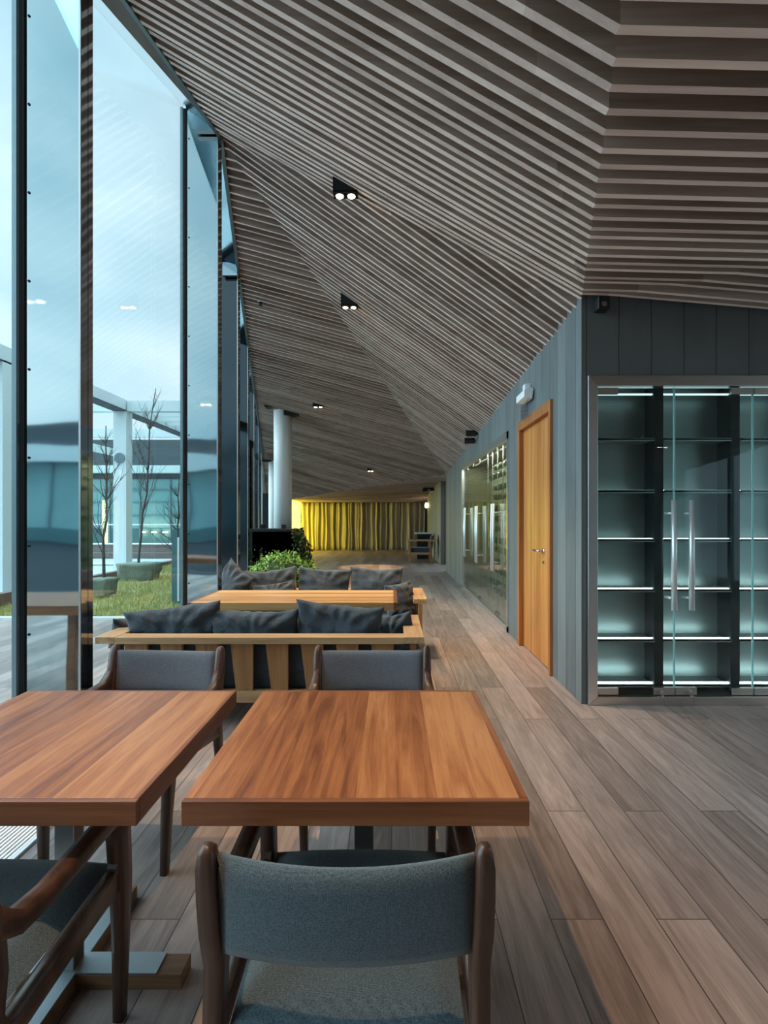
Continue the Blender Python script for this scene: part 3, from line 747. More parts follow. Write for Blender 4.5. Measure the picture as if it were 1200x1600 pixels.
# head plates between glass and ceiling edge
hm = MB()
def strip(m, a, b, c, d, t=.03):
    v = [Vector(q) for q in (a, b, c, d)]; u = Vector((0, 0, t)); m.quadbox(v+[q+u for q in v])
Ys = [YB, 5.38]
strip(hm, (FX-.0, YB, F1z(FX, YB)+.0), (FX, 5.38, F1z(FX, 5.38)), (GX-.05, 5.38, zhead(5.38)), (GX-.05, YB, zhead(YB)))
struct(hm.build('trim_head', M['head']))
hm = MB().quadbox([(FX-.015, YB, F1z(FX, YB)-.02), (FX+.015, YB, F1z(FX, YB)-.02), (FX+.015, 5.38, F1z(FX, 5.38)-.02), (FX-.015, 5.38, F1z(FX, 5.38)-.02),
                   (FX-.015, YB, F1z(FX, YB)+.10), (FX+.015, YB, F1z(FX, YB)+.10), (FX+.015, 5.38, F1z(FX, 5.38)+.10), (FX-.015, 5.38, F1z(FX, 5.38)+.10)])
struct(hm.build('trim_ceiling_edge', M['mullion']))
zs = [(5.39, 5.17), (15.9, 3.642), (21.9, 2.12), (23.9, 2.1)]
hm = MB(); h2 = MB()
for (ya, za), (yb_, zb) in zip(zs, zs[1:]):
    strip(hm, (fx(ya), ya, za), (fx(yb_), yb_, zb), (fx(yb_)-.36, yb_, zb+.10), (fx(ya)-.36, ya, za+.12))
    strip(h2, (fx(ya)+.02, ya, za-.02), (fx(yb_)+.02, yb_, zb-.02), (fx(yb_)-.02, yb_, zb-.02), (fx(ya)-.02, ya, za-.02), .1)
struct(hm.build('trim_head_far', M['head'])); struct(h2.build('trim_ceiling_edge_far', M['mullion']))
# glass panes, one per bay
wn_i = 0
ys = [YB, -1.72, .63, 2.98, 5.33]
for ya, yb_ in zip(ys, ys[1:]):
    wn_i += 1
    a, b2 = ya+(.12 if ya > YB else 0), yb_-.035
    m = MB().quadbox([(GX-.012, a, .06), (GX, a, .06), (GX, b2, .06), (GX-.012, b2, .06), (GX-.012, a, zhead(a)), (GX, a, zhead(a)), (GX, b2, zhead(b2)), (GX-.012, b2, zhead(b2))])
    wo_ = struct(m.build('window_%d' % wn_i, M['glass']))
    MB().box(GX-.05, GX+.03, a, b2, 0, .06).build('window_frame', M['mullion'], wo_)
yf = [5.39, 7.55, 9.85, 12.15, 14.45, 16.75, 19.05, 21.35, 23.8]
for ya, yb_ in zip(yf, yf[1:]):
    wn_i += 1
    a, b2 = ya+(.125 if ya > 5.4 else .1), yb_-.02
    ox = .30
    za, zb = ceil_z(fx(a)+.02, a)+.12, ceil_z(fx(b2)+.02, b2)+.12
    m = MB().quadbox([(fx(a)-ox-.012, a, .06), (fx(a)-ox, a, .06), (fx(b2)-ox, b2, .06), (fx(b2)-ox-.012, b2, .06),
                      (fx(a)-ox-.012, a, za), (fx(a)-ox, a, za), (fx(b2)-ox, b2, zb), (fx(b2)-ox-.012, b2, zb)])
    wo_ = struct(m.build('window_%d' % wn_i, M['glass']))
    if ya > 7 and za > 3.3 and zb > 3.3:
        MB().quadbox([(fx(a)-ox-.05, a, 3.05), (fx(a)-ox+.16, a, 3.05), (fx(b2)-ox+.16, b2, 3.05), (fx(b2)-ox-.05, b2, 3.05),
                      (fx(a)-ox-.05, a, 3.17), (fx(a)-ox+.16, a, 3.17), (fx(b2)-ox+.16, b2, 3.17), (fx(b2)-ox-.05, b2, 3.17)]).build('transom', M['fin_side'], wo_)
    ym_ = (a+b2)/2
    if ya > 7: MB().quadbox([(fx(ym_)-ox-.03, ym_-.03, 0), (fx(ym_)-ox+.05, ym_-.03, 0), (fx(ym_)-ox+.05, ym_+.03, 0), (fx(ym_)-ox-.03, ym_+.03, 0),
                      (fx(ym_)-ox-.03, ym_-.03, min(3.05, za)), (fx(ym_)-ox+.05, ym_-.03, min(3.05, za)), (fx(ym_)-ox+.05, ym_+.03, min(3.05, za)), (fx(ym_)-ox-.03, ym_+.03, min(3.05, za))]).build('window_frame', M['fin_side'], wo_)
    MB().quadbox([(fx(a)-ox-.05, a, 0), (fx(a)-ox+.03, a, 0), (fx(b2)-ox+.03, b2, 0), (fx(b2)-ox-.05, b2, 0),
                  (fx(a)-ox-.05, a, .06), (fx(a)-ox+.03, a, .06), (fx(b2)-ox+.03, b2, .06), (fx(b2)-ox-.05, b2, .06)]).build('window_frame', M['mullion'], wo_)
# glazed door leaf with lever, in the far bay
gd = struct(empty('door_2', (fx(12.6)-.10, 12.6, 0), angf))
box('glass_leaf', M['glass'], -.006, .006, -.45, .45, .05, 2.95, gd)
MB().box(-.03, .03, -.50, -.44, 0, 3.0).box(-.03, .03, .44, .50, 0, 3.0).box(-.03, .03, -.5, .5, 2.94, 3.0).box(-.03, .03, -.5, .5, 0, .10).build('door_frame', M['fin_side'], gd)
MB().box(.02, .05, -.475, -.435, 1.0, 1.28).tube([(.04, -.455, 1.2), (.09, -.455, 1.2), (.10, -.44, 1.2), (.10, -.31, 1.2)], .011, 8).build('door_handle', M['black'], gd)
# steel brackets at the fin heads
for i, (u, v, Y) in enumerate(((322, 195, 5.31), (361, 423, 7.52))):
    o = box('bracket', M['head'], -.10, .10, -.06, .0, -.09, .09); o.location = P(u, v, Y)
    o.name = 'trim_bracket_%d' % (i+1); struct(o)
# floor convector grille beside the glass
gr = empty('floor_grille', (-1.74, 0, 0), 0, 'long aluminium floor grille with fine bars beside the window wall', 'grille')
MB().box(-.20, -.185, -3, 2.9, -.01, .012).box(.185, .20, -3, 2.9, -.01, .012).build('frame', M['white_plastic'], gr)
m = MB()
for i in range(19):
    x = -.175+i*.0195
    m.box(x-.0045, x+.0045, -3, 2.9, .001, .011)
m.build('bar', M['white_plastic'], gr)
MB().box(-.185, .185, -3, 2.9, -.005, .001).build('trough', M['matt_black'], gr)

# ------------------------------------------------------------------ white columns, planters
def column(x, y, r, label):
    zt = ceil_z(x, y)
    o = empty('column', (x, y, 0), 0, label, 'column')
    MB().lathe([(r, 0), (r, zt+.05)], 48).build('shaft', M['white'], o, smooth=True)
    zl, zr = ceil_z(x-r*1.6, y-r), ceil_z(x+r*1.7, y-r)
    MB().box(-r*1.8, -r*.3, -r*1.1, r*.6, zl-.04, zl+.10).build('collar', M['matt_black'], o)
    MB().box(r*.3, r*1.9, -r*1.1, r*.6, zr-.03, zr+.10).build('collar', M['matt_black'], o)
    return o
column(-2.58, 12.9, .213, 'thick round white column rising from the black planter box')
column(-3.78, 17.6, .20, 'farther slim white column half hidden behind the thick one')
o = box('black_cabinet', M['matt_black'], -.3, .3, -.25, .25, 0, 2.25, bevel=.01); o.location = (-4.15, 18.6, 0)
tag(o, 'tall black cabinet by the glass behind the white columns', 'cabinet')

def leaves(m, n, f, size, rnd):
    for _ in range(n):
        p, nrm = f(rnd)
        s_ = size*rnd.uniform(.6, 1.25)
        a = Vector((rnd.uniform(-1, 1), rnd.uniform(-1, 1), rnd.uniform(-1, 1))).normalized()
        t = (nrm*.7+a).normalized(); u = t.cross(Vector((rnd.uniform(-1, 1), rnd.uniform(-1, 1), rnd.uniform(-.2, 1)))).normalized()
        sd_ = t.cross(u).normalized()
        v = [m.bm.verts.new(p+q) for q in (Vector((0, 0, 0)), u*s_*.5+sd_*s_*.34, u*s_*1.05, u*s_*.5-sd_*s_*.34)]
        mid = m.bm.verts.new(p+u*s_*.55+t*s_*.12)
        for i in range(4): m.bm.faces.new((v[i], v[(i+1) % 4], mid))
rl = random.Random(9)
pl = empty('potted_bush', (-1.52, 7.6, 0), 0, 'low leafy bright green bush in a planter behind the far sofa', 'plant')
MB().prism([(-.42, -.28), (.42, -.28), (.42, .28), (-.42, .28)], 'z', 0, .52).build('planter_box', M['matt_black'], pl, bevel=.01)
m = MB()
def fb(r):
    th = r.uniform(0, 2*PI); ph_ = math.acos(r.uniform(-.25, 1)); k = r.uniform(.72, 1.03)*(1+.15*noise.noise(Vector((math.cos(th)*2, math.sin(th)*2, ph_*2))))
    n_ = Vector((math.sin(ph_)*math.cos(th), math.sin(ph_)*math.sin(th), math.cos(ph_)))
    return Vector((n_.x*.47*k, n_.y*.36*k, .54+n_.z*.37*k)), n_
leaves(m, 3400, fb, .052, rl)
m.build('foliage', M['leaf'], pl)
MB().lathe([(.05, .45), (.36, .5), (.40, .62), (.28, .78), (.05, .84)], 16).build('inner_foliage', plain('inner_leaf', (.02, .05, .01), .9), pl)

bp_ = empty('tall_planter', (-2.62, 12.25, 0), 0, 'tall black planter box around column with dark ivy spilling over its right side', 'planter')
MB().box(-.50, .50, -.42, .30, 0, 1.17).box(-.42, .50, -.42, .95, 0, 1.12).build('planter_box', M['matt_black'], bp_, bevel=.01)
MB().box(-.28, -.20, -.3, -.1, 1.16, 1.27).build('post_stub', M['matt_black'], bp_)
MB().box(.20, .27, -.3, -.1, 1.16, 1.26).build('post_stub', M['matt_black'], bp_)
m = MB()
def fi(r):
    t = r.uniform(0, 1); z_ = 1.12*(1-t)+.02
    bul = .10+.22*math.sin(min(1, t*1.3)*PI*.6)
    return Vector((.48+r.uniform(0, bul), r.uniform(-.5, .3), z_)), Vector((1, -.5, 0))
leaves(m, 1800, fi, .085, rl)
def fi2(r): return Vector((r.uniform(-.5, .55), -.44-r.uniform(0, .05), r.uniform(.1, .75)**1.0*(.7+.3*r.random()))), Vector((0, -1, 0))
leaves(m, 350, fi2, .07, rl)
m.build('ivy', M['ivy'], bp_)

# ------------------------------------------------------------------ far armchair and black box
ac = empty('lounge_chair', (.90, 17.35, 0), 0, 'low wooden armchair with dark seat near the far curtain', 'armchair')
for sx, sy in ((-.33, -.28), (.31, -.28), (-.33, .28), (.31, .28)):
    box('leg', M['oak_z'], sx-.03, sx+.03, sy-.03, sy+.03, 0, .68, ac)
for sy in (-.28, .28): box('armrest', M['oak'], -.40, .52, sy-.045, sy+.045, .68, .72, ac)
MB().box(-.33, .33, -.30, -.26, .26, .33).box(-.33, .33, .26, .30, .26, .33).box(-.36, -.32, -.28, .28, .26, .33).box(.30, .34, -.28, .28, .26, .33).build('seat_rail', M['oak'], ac)
box('seat_cushion', M['mattress'], -.30, .30, -.25, .25, .33, .48, ac, bevel=.02)
MB().prism([(.26, .45), (.34, .45), (.44, .86), (.36, .86)], 'y', -.25, .25).build('back_cushion', M['mattress'], ac, bevel=.01)
MB().prism([(.34, .40), (.37, .40), (.47, .86), (.44, .86)], 'y', -.27, .27).build('back_frame', M['oak'], ac)
q = empty('black_stand', (1.16, 18.9, 0), 0, 'black boxy stand with pale top behind the wooden lounge chair', 'stand')
box('cabinet_body', M['matt_black'], -.28, .22, -.2, .2, 0, .86, q); box('top_panel', M['kerb'], -.34, .22, -.22, .22, .86, .91, q)
q = empty('wall_lamp', P(666, 789, 22.3), 0, 'tiny glowing lamp in the dark niche right of the curtain', 'lamp')
MB().lathe([(.03, -.12), (.05, -.05), (.04, .06), (.01, .09)], 12).build('bulb', M['lamp'], q, smooth=True)
box('lamp_arm', M['black'], .0, .16, -.01, .01, .08, .10, q)
q = empty('spotlight', (1.40, 19.0, 2.36), 0, 'black twin spotlight under the far ceiling near the lounge chair', 'spotlight')
MB().box(-.3, .1, -.05, .05, .06, .12).build('mount', M['black'], q); MB().box(-.32, -.14, -.08, .08, -.02, .06).box(-.08, .08, -.08, .08, .0, .1).build('lamp_head', M['black'], q)
q = empty('spotlight', (-2.12, 12.7, 3.93), 0, 'black spotlight under the ceiling just right of the thick column', 'spotlight')
MB().box(-.12, .1, -.05, .05, .06, .16).build('mount', M['black'], q); MB().lathe([(.05, -.12), (.06, .10)], 14, (.12, 0, 0), 'y').build('lamp_head', M['black'], q)

# ------------------------------------------------------------------ dining tables
TY0, TY1, TZ = 1.25, 2.06, .75
def table(name, x0, x1, y0, y1, label, mat, grain='y'):
    xc, yc = (x0+x1)/2, (y0+y1)/2; wx, wy = (x1-x0)/2, (y1-y0)/2
    t = empty(name, (xc, yc, 0), 0, label, 'table')
    e = .016
    if grain == 'y':
        box('tabletop', mat, -wx+.0, wx, -wy+e, wy-e, TZ-.058, TZ, t, bevel=.002)
        box('end_board', M['teak_edge'], -wx, wx, -wy, -wy+e, TZ-.058, TZ-.0005, t, bevel=.002)
        box('end_board', M['teak_edge'], -wx, wx, wy-e, wy, TZ-.058, TZ-.0005, t, bevel=.002)
    else:
        box('tabletop', mat, -wx+.03, wx-.03, -wy, wy, TZ-.062, TZ, t, bevel=.002)
        box('end_board', M['teak_edge'], -wx, -wx+.03, -wy, wy, TZ-.062, TZ-.0005, t, bevel=.002)
        box('end_board', M['teak_edge'], wx-.03, wx, -wy, wy, TZ-.062, TZ-.0005, t, bevel=.002)
    offs = [0] if grain == 'y' else [-.5, .5]
    for ox in offs:
        pst = MB().box(ox-.0275, ox+.0275, -.030, -.024, .05, TZ-.06).box(ox-.0275, ox+.0275, .024, .030, .05, TZ-.06).build('column_plate', M['base_steel'], t)
        box('column', M['walnut'], ox-.0275, ox+.0275, -.024, .024, .05, TZ-.058, t)
        # cross foot: wooden bars with a steel plate on top, wooden tips
        MB().box(ox-.355, ox+.355, -.04, .04, 0, .045).build('foot', M['oak_f'], t, bevel=.002)
        MB().box(ox-.04, ox+.04, -.355, -.04, 0, .045).box(ox-.04, ox+.04, .04, .355, 0, .045).build('foot', M['oak_f'], t, bevel=.002)
        MB().box(ox-.28, ox+.28, -.040, .040, .045, .050).box(ox-.04, ox+.04, -.28, -.04, .045, .050).box(ox-.04, ox+.04, .04, .28, .045, .050).build('foot_plate', M['base_steel'], t)
        box('top_plate', M['base_steel'], ox-.15, ox+.15, -.15, .15, TZ-.066, TZ-.058, t)
    return t
M['oak_f'] = wood('foot_wood', (.10, .045, .022), (.20, .10, .05), (.30, .16, .085), axis='x', rough=.45)
table('dining_table', -1.372, -.587, TY0, TY1, 'front left teak dining table, nearest the window glass', M['teak'])
table('dining_table', -.484, .317, TY0, TY1, 'front right teak dining table with chair tucked under its near edge', M['teak'])
table('long_table', -1.58, .045, 4.20, 4.93, 'long honey-toned wooden table standing between the two sofas', M['teak_x'], 'x')

# ------------------------------------------------------------------ dining chairs (sitter looks to local +y)
def curved_pad(m, x0, x1, z0, z1, yb, th, sag, lean, nx=18, nz=8):
    """upholstered backrest, bowed backwards in the middle"""
    F, B = [], []
    for j in range(nz+1):
        tz = j/nz; rf, rbk = [], []
        for i in range(nx+1):
            tx = i/nx*2-1
            x = (x0+x1)/2+(x1-x0)/2*tx
            ed = (1-abs(tx)**6)*(1-abs(tz*2-1)**6)
            bow = -sag*(1-tx*tx)
            z = z0+(z1-z0)*tz-.008*(1-tx*tx)*(1 if j == nz else 0)
            y = yb+bow+lean*(tz-.5)
            rf.append(m.bm.verts.new((x, y+th/2*(.35+.65*ed**.5), z))); rbk.append(m.bm.verts.new((x, y-th/2*(.35+.65*ed**.5), z)))
        F.append(rf); B.append(rbk)
    for j in range(nz):
        for i in range(nx):
            m.bm.faces.new((F[j][i], F[j][i+1], F[j+1][i+1], F[j+1][i])); m.bm.faces.new((B[j][i], B[j+1][i], B[j+1][i+1], B[j][i+1]))
    for i in range(nx):
        m.bm.faces.new((F[0][i], B[0][i], B[0][i+1], F[0][i+1])); m.bm.faces.new((F[nz][i], F[nz][i+1], B[nz][i+1], B[nz][i]))
    for j in range(nz):
        m.bm.faces.new((F[j][0], F[j+1][0], B[j+1][0], B[j][0])); m.bm.faces.new((F[j][nx], B[j][nx], B[j+1][nx], F[j+1][nx]))

def make_chair(label, fab):
    t = empty('dining_chair', (0, 0, 0), 0, label, 'chair')
    wf, wb_ = .262, .262
    for s_ in (-1, 1):
        MB().bar([(s_*.250, .262, 0), (s_*.256, .256, .22), (s_*wf, .245, .40), (s_*wf, .235, .52), (s_*wf, .225, .60)],
                 [(.028, .030), (.034, .042), (.036, .066), (.036, .074), (.036, .080)]).build('leg', M['walnut'], t, smooth=True)
        MB().bar([(s_*.245, -.330, 0), (s_*.256, -.275, .25), (s_*wb_, -.235, .42), (s_*wb_, -.225, .52), (s_*.267, -.238, .60), (s_*.268, -.252, .67), (s_*.268, -.264, .735), (s_*.267, -.268, .762), (s_*.267, -.269, .774)],
                 [(.028, .030), (.034, .040), (.038, .052), (.040, .056), (.041, .056), (.040, .050), (.037, .044), (.030, .034), (.014, .016)]).build('leg', M['walnut'], t, smooth=True)
        # arm sweeping up into the back post
        MB().bar([(s_*wf, .262, .585), (s_*.266, .22, .602), (s_*.270, .08, .600), (s_*.273, -.08, .588), (s_*.271, -.17, .592), (s_*.269, -.215, .618), (s_*.267, -.245, .66)],
                 [(.030, .030), (.040, .040), (.044, .038), (.044, .038), (.041, .046), (.037, .056), (.030, .040)]).build('armrest', M['walnut'], t, smooth=True)
        MB().bar([(s_*wf, .25, .425), (s_*.262, 0, .405), (s_*wb_, -.24, .375)], [(.028, .074), (.028, .066), (.028, .066)]).build('side_rail', M['walnut'], t, smooth=True)
        # rounded inner corners of the side frame
        def fillet(cy, cz_, sy, sz, r):
            pts = [(cy, cz_)]+[(cy+sy*r*(1-math.cos(a)), cz_+sz*r*(1-math.sin(a))) for a in [PI/2*k/6 for k in range(7)]]
            MB().prism(pts, 'x', s_*wf-.014, s_*wf+.014).build('corner_block', M['walnut'], t)
        fillet(.215, .588, -1, -1, .07); fillet(.215, .442, -1, 1, .06); fillet(-.205, .40, 1, 1, .05)
    MB().box(-.25, .25, .225, .25, .36, .42).box(-.25, .25, -.25, -.225, .33, .385).build('cross_rail', M['walnut'], t, bevel=.004)
    m = MB(); n = 14; T, Bt = [], []
    for j in range(n+1):
        r1, r2 = [], []
        for i in range(n+1):
            tx, ty = i/n*2-1, j/n*2-1
            ed = max(0, (1-abs(tx)**8)*(1-abs(ty)**8))**.5
            x = tx*(.243-.012*(1-ty)/2); y = ty*.258
            zc = .418+.028*ty*.6
            r1.append(m.bm.verts.new((x, y, zc+.030*ed+.008*(1-tx*tx)))); r2.append(m.bm.verts.new((x, y, zc-.022*ed)))
        T.append(r1); Bt.append(r2)
    for j in range(n):
        for i in range(n):
            m.bm.faces.new((T[j][i], T[j][i+1], T[j+1][i+1], T[j+1][i])); m.bm.faces.new((Bt[j][i], Bt[j+1][i], Bt[j+1][i+1], Bt[j][i+1]))
    for i in range(n):
        m.bm.faces.new((T[0][i], Bt[0][i], Bt[0][i+1], T[0][i+1])); m.bm.faces.new((T[n][i], T[n][i+1], Bt[n][i+1], Bt[n][i]))
        m.bm.faces.new((T[i][0], T[i+1][0], Bt[i+1][0], Bt[i][0])); m.bm.faces.new((T[i][n], Bt[i][n], Bt[i+1][n], T[i+1][n]))
    m.build('seat', fab, t, smooth=True)
    m = MB(); curved_pad(m, -.249, .249, .545, .748, -.248, .040, .035, -.02)
    m.build('backrest', fab, t, smooth=True)
    return t
CH = make_chair('dining chair in the foreground, its blue-grey backrest turned to the viewer', M['blue_fabric'])
def put_chair(src, x, y, rz, label):
    c = copy_tree(src); c.location = (x, y, 0); c.rotation_euler = (0, 0, rz); c['label'] = label; return c
CH.location = (-.088, 1.315, 0)
put_chair(CH, -1.02, 1.27, R(-2), 'dining chair in lower left corner, only its arm, seat and leg in view')
c = put_chair(CH, -.095, 2.42, R(180), 'dining chair facing the viewer behind the front right table')
c2 = put_chair(CH, -1.125, 2.42, R(176), 'dining chair facing the viewer behind the front left table')
for cc in (c, c2):
    for k in [k for k in bpy.data.objects if k.parent == cc and k.name.split('.')[0] in ('seat', 'backrest')]:
        k.data = k.data.copy(); k.data.materials[0] = M['grey_fabric']

# ------------------------------------------------------------------ sofas
def sofa(x0, x1, ynear, depth, facing, label):
    """facing +1: back rail nearest the viewer; -1: opens to the viewer"""
    wx = (x1-x0)/2; t = empty('sofa', ((x0+x1)/2, ynear if facing > 0 else ynear+depth, 0), 0 if facing > 0 else PI, label, 'sofa')
    zt = .612
    MB().box(-wx+.13, wx-.13, 0, .13, zt-.045, zt).build('back_rail', M['oak'], t, bevel=.003)
    for s_ in (-1, 1):
        MB().box(min(s_*wx, s_*(wx-.13)), max(s_*wx, s_*(wx-.13)), 0, depth, zt-.042, zt+.002).build('armrest', M['oak_y'], t, bevel=.003)
        for k in range(3):
            yy = .10+k*(depth-.22)/2
            MB().prism([(yy, zt-.042), (yy+.13, zt-.042), (yy+.13, .17), (yy+.035, .17)], 'x', s_*(wx-.065)-.018, s_*(wx-.065)+.018).build('arm_slat', M['oak_z'], t, bevel=.002)
        MB().box(min(s_*(wx-.10), s_*(wx-.03)), max(s_*(wx-.10), s_*(wx-.03)), .03, depth-.02, .17, .25).build('side_rail', M['oak_y'], t, bevel=.002)
    n = max(3, int((2*wx-.3)/.235)); x = -wx+.10
    xs = []
    u0 = (448-612)/FPX*ynear-(x0+x1)/2           # right edge of one slat as seen
    k = math.ceil((-wx+.14-u0)/.236)
    while u0+k*.236 < wx-.02:
        xs.append(u0+k*.236); k += 1
    for xr in xs:
        if xr-.155 < -wx: continue
        MB().prism([(xr-.152, zt-.045), (xr, zt-.045), (xr, .24), (xr-.112, .24)], 'y', .045, .075).build('back_slat', M['oak_z'], t, bevel=.002)
    MB().box(-wx+.04, wx-.04, .03, .09, .17, .245).build('bottom_rail', M['oak'], t, bevel=.002)
    MB().box(-wx+.04, wx-.04, depth-.08, depth-.03, .17, .25).build('front_rail', M['oak'], t, bevel=.002)
    box('platform', M['oak'], -wx+.05, wx-.05, .09, depth-.04, .215, .235, t)
    for sx in (-1, 1):
        for yy in (.10, depth-.12):
            box('leg', M['black'], sx*(wx-.2)-.03, sx*(wx-.2)+.03, yy-.03, yy+.03, 0, .19, t)
    def puffy(name, a, b, c, d, e, f, mat):
        o = MB().box(a, b, c, d, e, f).build(name, mat, t, bevel=.035, seg=4)
        for p in o.data.polygons: p.use_smooth = True
    half = wx-.135
    puffy('mattress', -half, half, .11, depth-.02, .237, .39, M['mattress'])
    puffy('back_mattress', -half, half, .10, .20, .34, .585, M['mattress'])
    return t
M['oak_y'] = wood('sofa_oak_long', (.24, .125, .055), (.40, .235, .115), (.52, .34, .18), axis='y', rough=.5)
sofa(-1.965, .214, 3.60, .84, 1, 'near wooden sofa whose slatted back faces the viewer')
sofa(-1.66, .345, 5.30, .86, -1, 'far wooden sofa facing the viewer beyond the long table')

pr = random.Random(21)
def pillow(x, y, z, w_, h_, th, tilt=0, yaw=0, roll=0, label='', seed=0, group=None):
    m = MB(); n = 40; nh = 30; A, B = [], []
    off = Vector((seed*3.7, seed*1.3, seed*9.1))
    for j in range(nh+1):
        ra, rb_ = [], []
        for i in range(n+1):
            u, v = i/n*2-1, j/nh*2-1
            # sides drawn in between the pointed corners
            px = u*w_/2*(1-.07*(1-v*v)**1.0); pz = v*h_/2*(1-.10*(1-u*u)**1.0)
            ed = max(0, (1-abs(u)**2.4))*max(0, (1-abs(v)**2.4))
            t_ = th/2*ed**.42
            sag = 1-.25*v
            q = Vector((px, 0, pz))
            fold = .5*noise.noise(Vector((px*14, pz*5, 0))+off)+.5*noise.noise(Vector((px*5+pz*9, pz*15, 3))+off)
            rad = math.sin(math.atan2(pz, px)*13+seed)*max(0, math.hypot(u, v)-.45)*.018
            bend = .02*noise.noise(Vector((px*3, pz*3, 7))+off)
            d = (.036*fold+rad*1.4)*min(1, ed*5)
            ra.append(m.bm.verts.new((px, -(t_*sag)-d+bend, pz+.012*noise.noise(q*6+off))))
            rb_.append(m.bm.verts.new((px, (t_*sag)+d*.6+bend+.0015, pz+.012*noise.noise(q*6+off))))
        A.append(ra); B.append(rb_)
    for j in range(nh):
        for i in range(n):
            m.bm.faces.new((A[j][i], A[j][i+1], A[j+1][i+1], A[j+1][i])); m.bm.faces.new((B[j][i], B[j+1][i], B[j+1][i+1], B[j][i+1]))
    for i in range(n):
        m.bm.faces.new((A[0][i], B[0][i], B[0][i+1], A[0][i+1])); m.bm.faces.new((A[nh][i], A[nh][i+1], B[nh][i+1], B[nh][i]))
    for j in range(nh):
        m.bm.faces.new((A[j][0], A[j+1][0], B[j+1][0], B[j][0])); m.bm.faces.new((A[j][n], B[j][n], B[j+1][n], A[j+1][n]))
    o = m.build('throw_pillow', M['pillow'], smooth=True)
    Rm = Matrix.Rotation(yaw, 4, 'Z') @ Matrix.Rotation(tilt, 4, 'X') @ Matrix.Rotation(roll, 4, 'Y')
    o.matrix_world = Matrix.Translation((x, y, z)) @ Rm
    tag(o, label, 'pillow', group)
    return o
def pil(u, v, Y, wpx, hpx, th, **kw):
    p = P(u, v, Y); s_ = Y/FPX
    return pillow(p.x, Y, p.z, wpx*s_, hpx*s_, th, **kw)
g1, g2 = 'pillows leaning on the near sofa back', 'pillows on the far sofa'
pil(277, 985, 3.92, 150, 84, .19, tilt=R(14), roll=R(-7), yaw=R(4), label='leftmost large grey pillow on near sofa, its right corner tipped highest', seed=1, group=g1)
pil(399, 989, 3.90, 142, 76, .20, tilt=R(12), roll=R(-1), label='middle grey pillow on the near sofa, slumped lowest', seed=2, group=g1)
pil(529, 986, 3.90, 138, 92, .20, tilt=R(12), roll=R(5), yaw=R(-3), label='right large grey pillow on near sofa with deeply creased left corner', seed=3, group=g1)
pil(203, 985, 4.03, 60, 50, .14, tilt=R(20), yaw=R(50), label='small dark pillow tucked at the near sofa left end', seed=4, group=g1)
pil(612, 990, 4.08, 78, 66, .16, tilt=R(15), roll=R(-10), yaw=R(-14), label='pillow at right end of near sofa beside the armrest', seed=5, group=g1)
pil(362, 918, 5.80, 62, 72, .18, tilt=R(-12), roll=R(28), yaw=R(-30), label='twisted grey pillow standing at far sofa left end by the glass', seed=6, group=g2)
pil(424, 920, 5.83, 84, 64, .18, tilt=R(-10), roll=R(-6), label='grey pillow on far sofa directly in front of the bush', seed=7, group=g2)
pil(428, 931, 5.62, 66, 44, .13, tilt=R(-25), roll=R(-8), label='small grey pillow lying before the bush-side pillow of far sofa', seed=8, group=g2)
pil(505, 921, 5.83, 84, 68, .18, tilt=R(-10), roll=R(4), label='grey pillow in the middle of the far sofa', seed=9, group=g2)
pil(587, 921, 5.83, 84, 70, .18, tilt=R(-10), roll=R(2), label='large grey pillow right of centre on the far sofa', seed=10, group=g2)
pil(626, 940, 5.55, 52, 62, .17, tilt=R(-6), roll=R(-6), yaw=R(35), label='small grey pillow against the far sofa right armrest', seed=11, group=g2)

# ------------------------------------------------------------------ outside
def ground(name, mat, pts, z, label, cat, th=.1):
    o = MB().prism(pts, 'z', z-th, z).build(name, mat); o['kind'] = 'structure'; return o
ground('terrace', M['terrace'], [(-60, -40), (-2.08, -40), (-2.08, 5.39), (-2.4, 7.0), (-2.4, 6.2), (-60, 6.2)][:3]+[(-2.2, 6.2), (-60, 6.2)], -.02, '', '')
ground('paving_strip', M['kerb'], [(-60, 6.2), (-2.25, 6.2), (-2.48, 7.55), (-60, 7.55)], -.015, '', '')
ground('plaza', M['plaza'], [(-60, 7.55), (-6.15, 7.55), (-6.15, 16), (-5.6, 16), (-5.6, 60), (-60, 60)], -.02, '', '')
struct(MB().box(-60, -2.5, 7.5, 7.6, -.1, .035).build('kerb', M['steel_white']))
struct(MB().box(-6.25, -6.1, 7.6, 16, -.1, .22).build('kerb_side', M['stoneedge']))
m = MB()
nx, ny = 24, 34; gg = []
def lawn_z(x, y): return .02+.10*max(0, min(1, (y-7.6)/6))+.05*noise.noise(Vector((x*.8, y*.8, 0)))+.02*noise.noise(Vector((x*5, y*5, 0)))
def lawn_r(y): return min(-2.46, fx(y)-.42)
for j in range(ny+1):
    y = 7.6+8.4*j/ny; xr = lawn_r(y)
    gg.append([m.bm.verts.new((-6.1+(xr+6.1)*i/nx, y, lawn_z(-6.1+(xr+6.1)*i/nx, y))) for i in range(nx+1)])
for j in range(ny):
    for i in range(nx): m.bm.faces.new((gg[j][i], gg[j][i+1], gg[j+1][i+1], gg[j+1][i]))
o = m.build('lawn', M['soil'], smooth=True); o['kind'] = 'structure'
m = MB(); rg = random.Random(2)
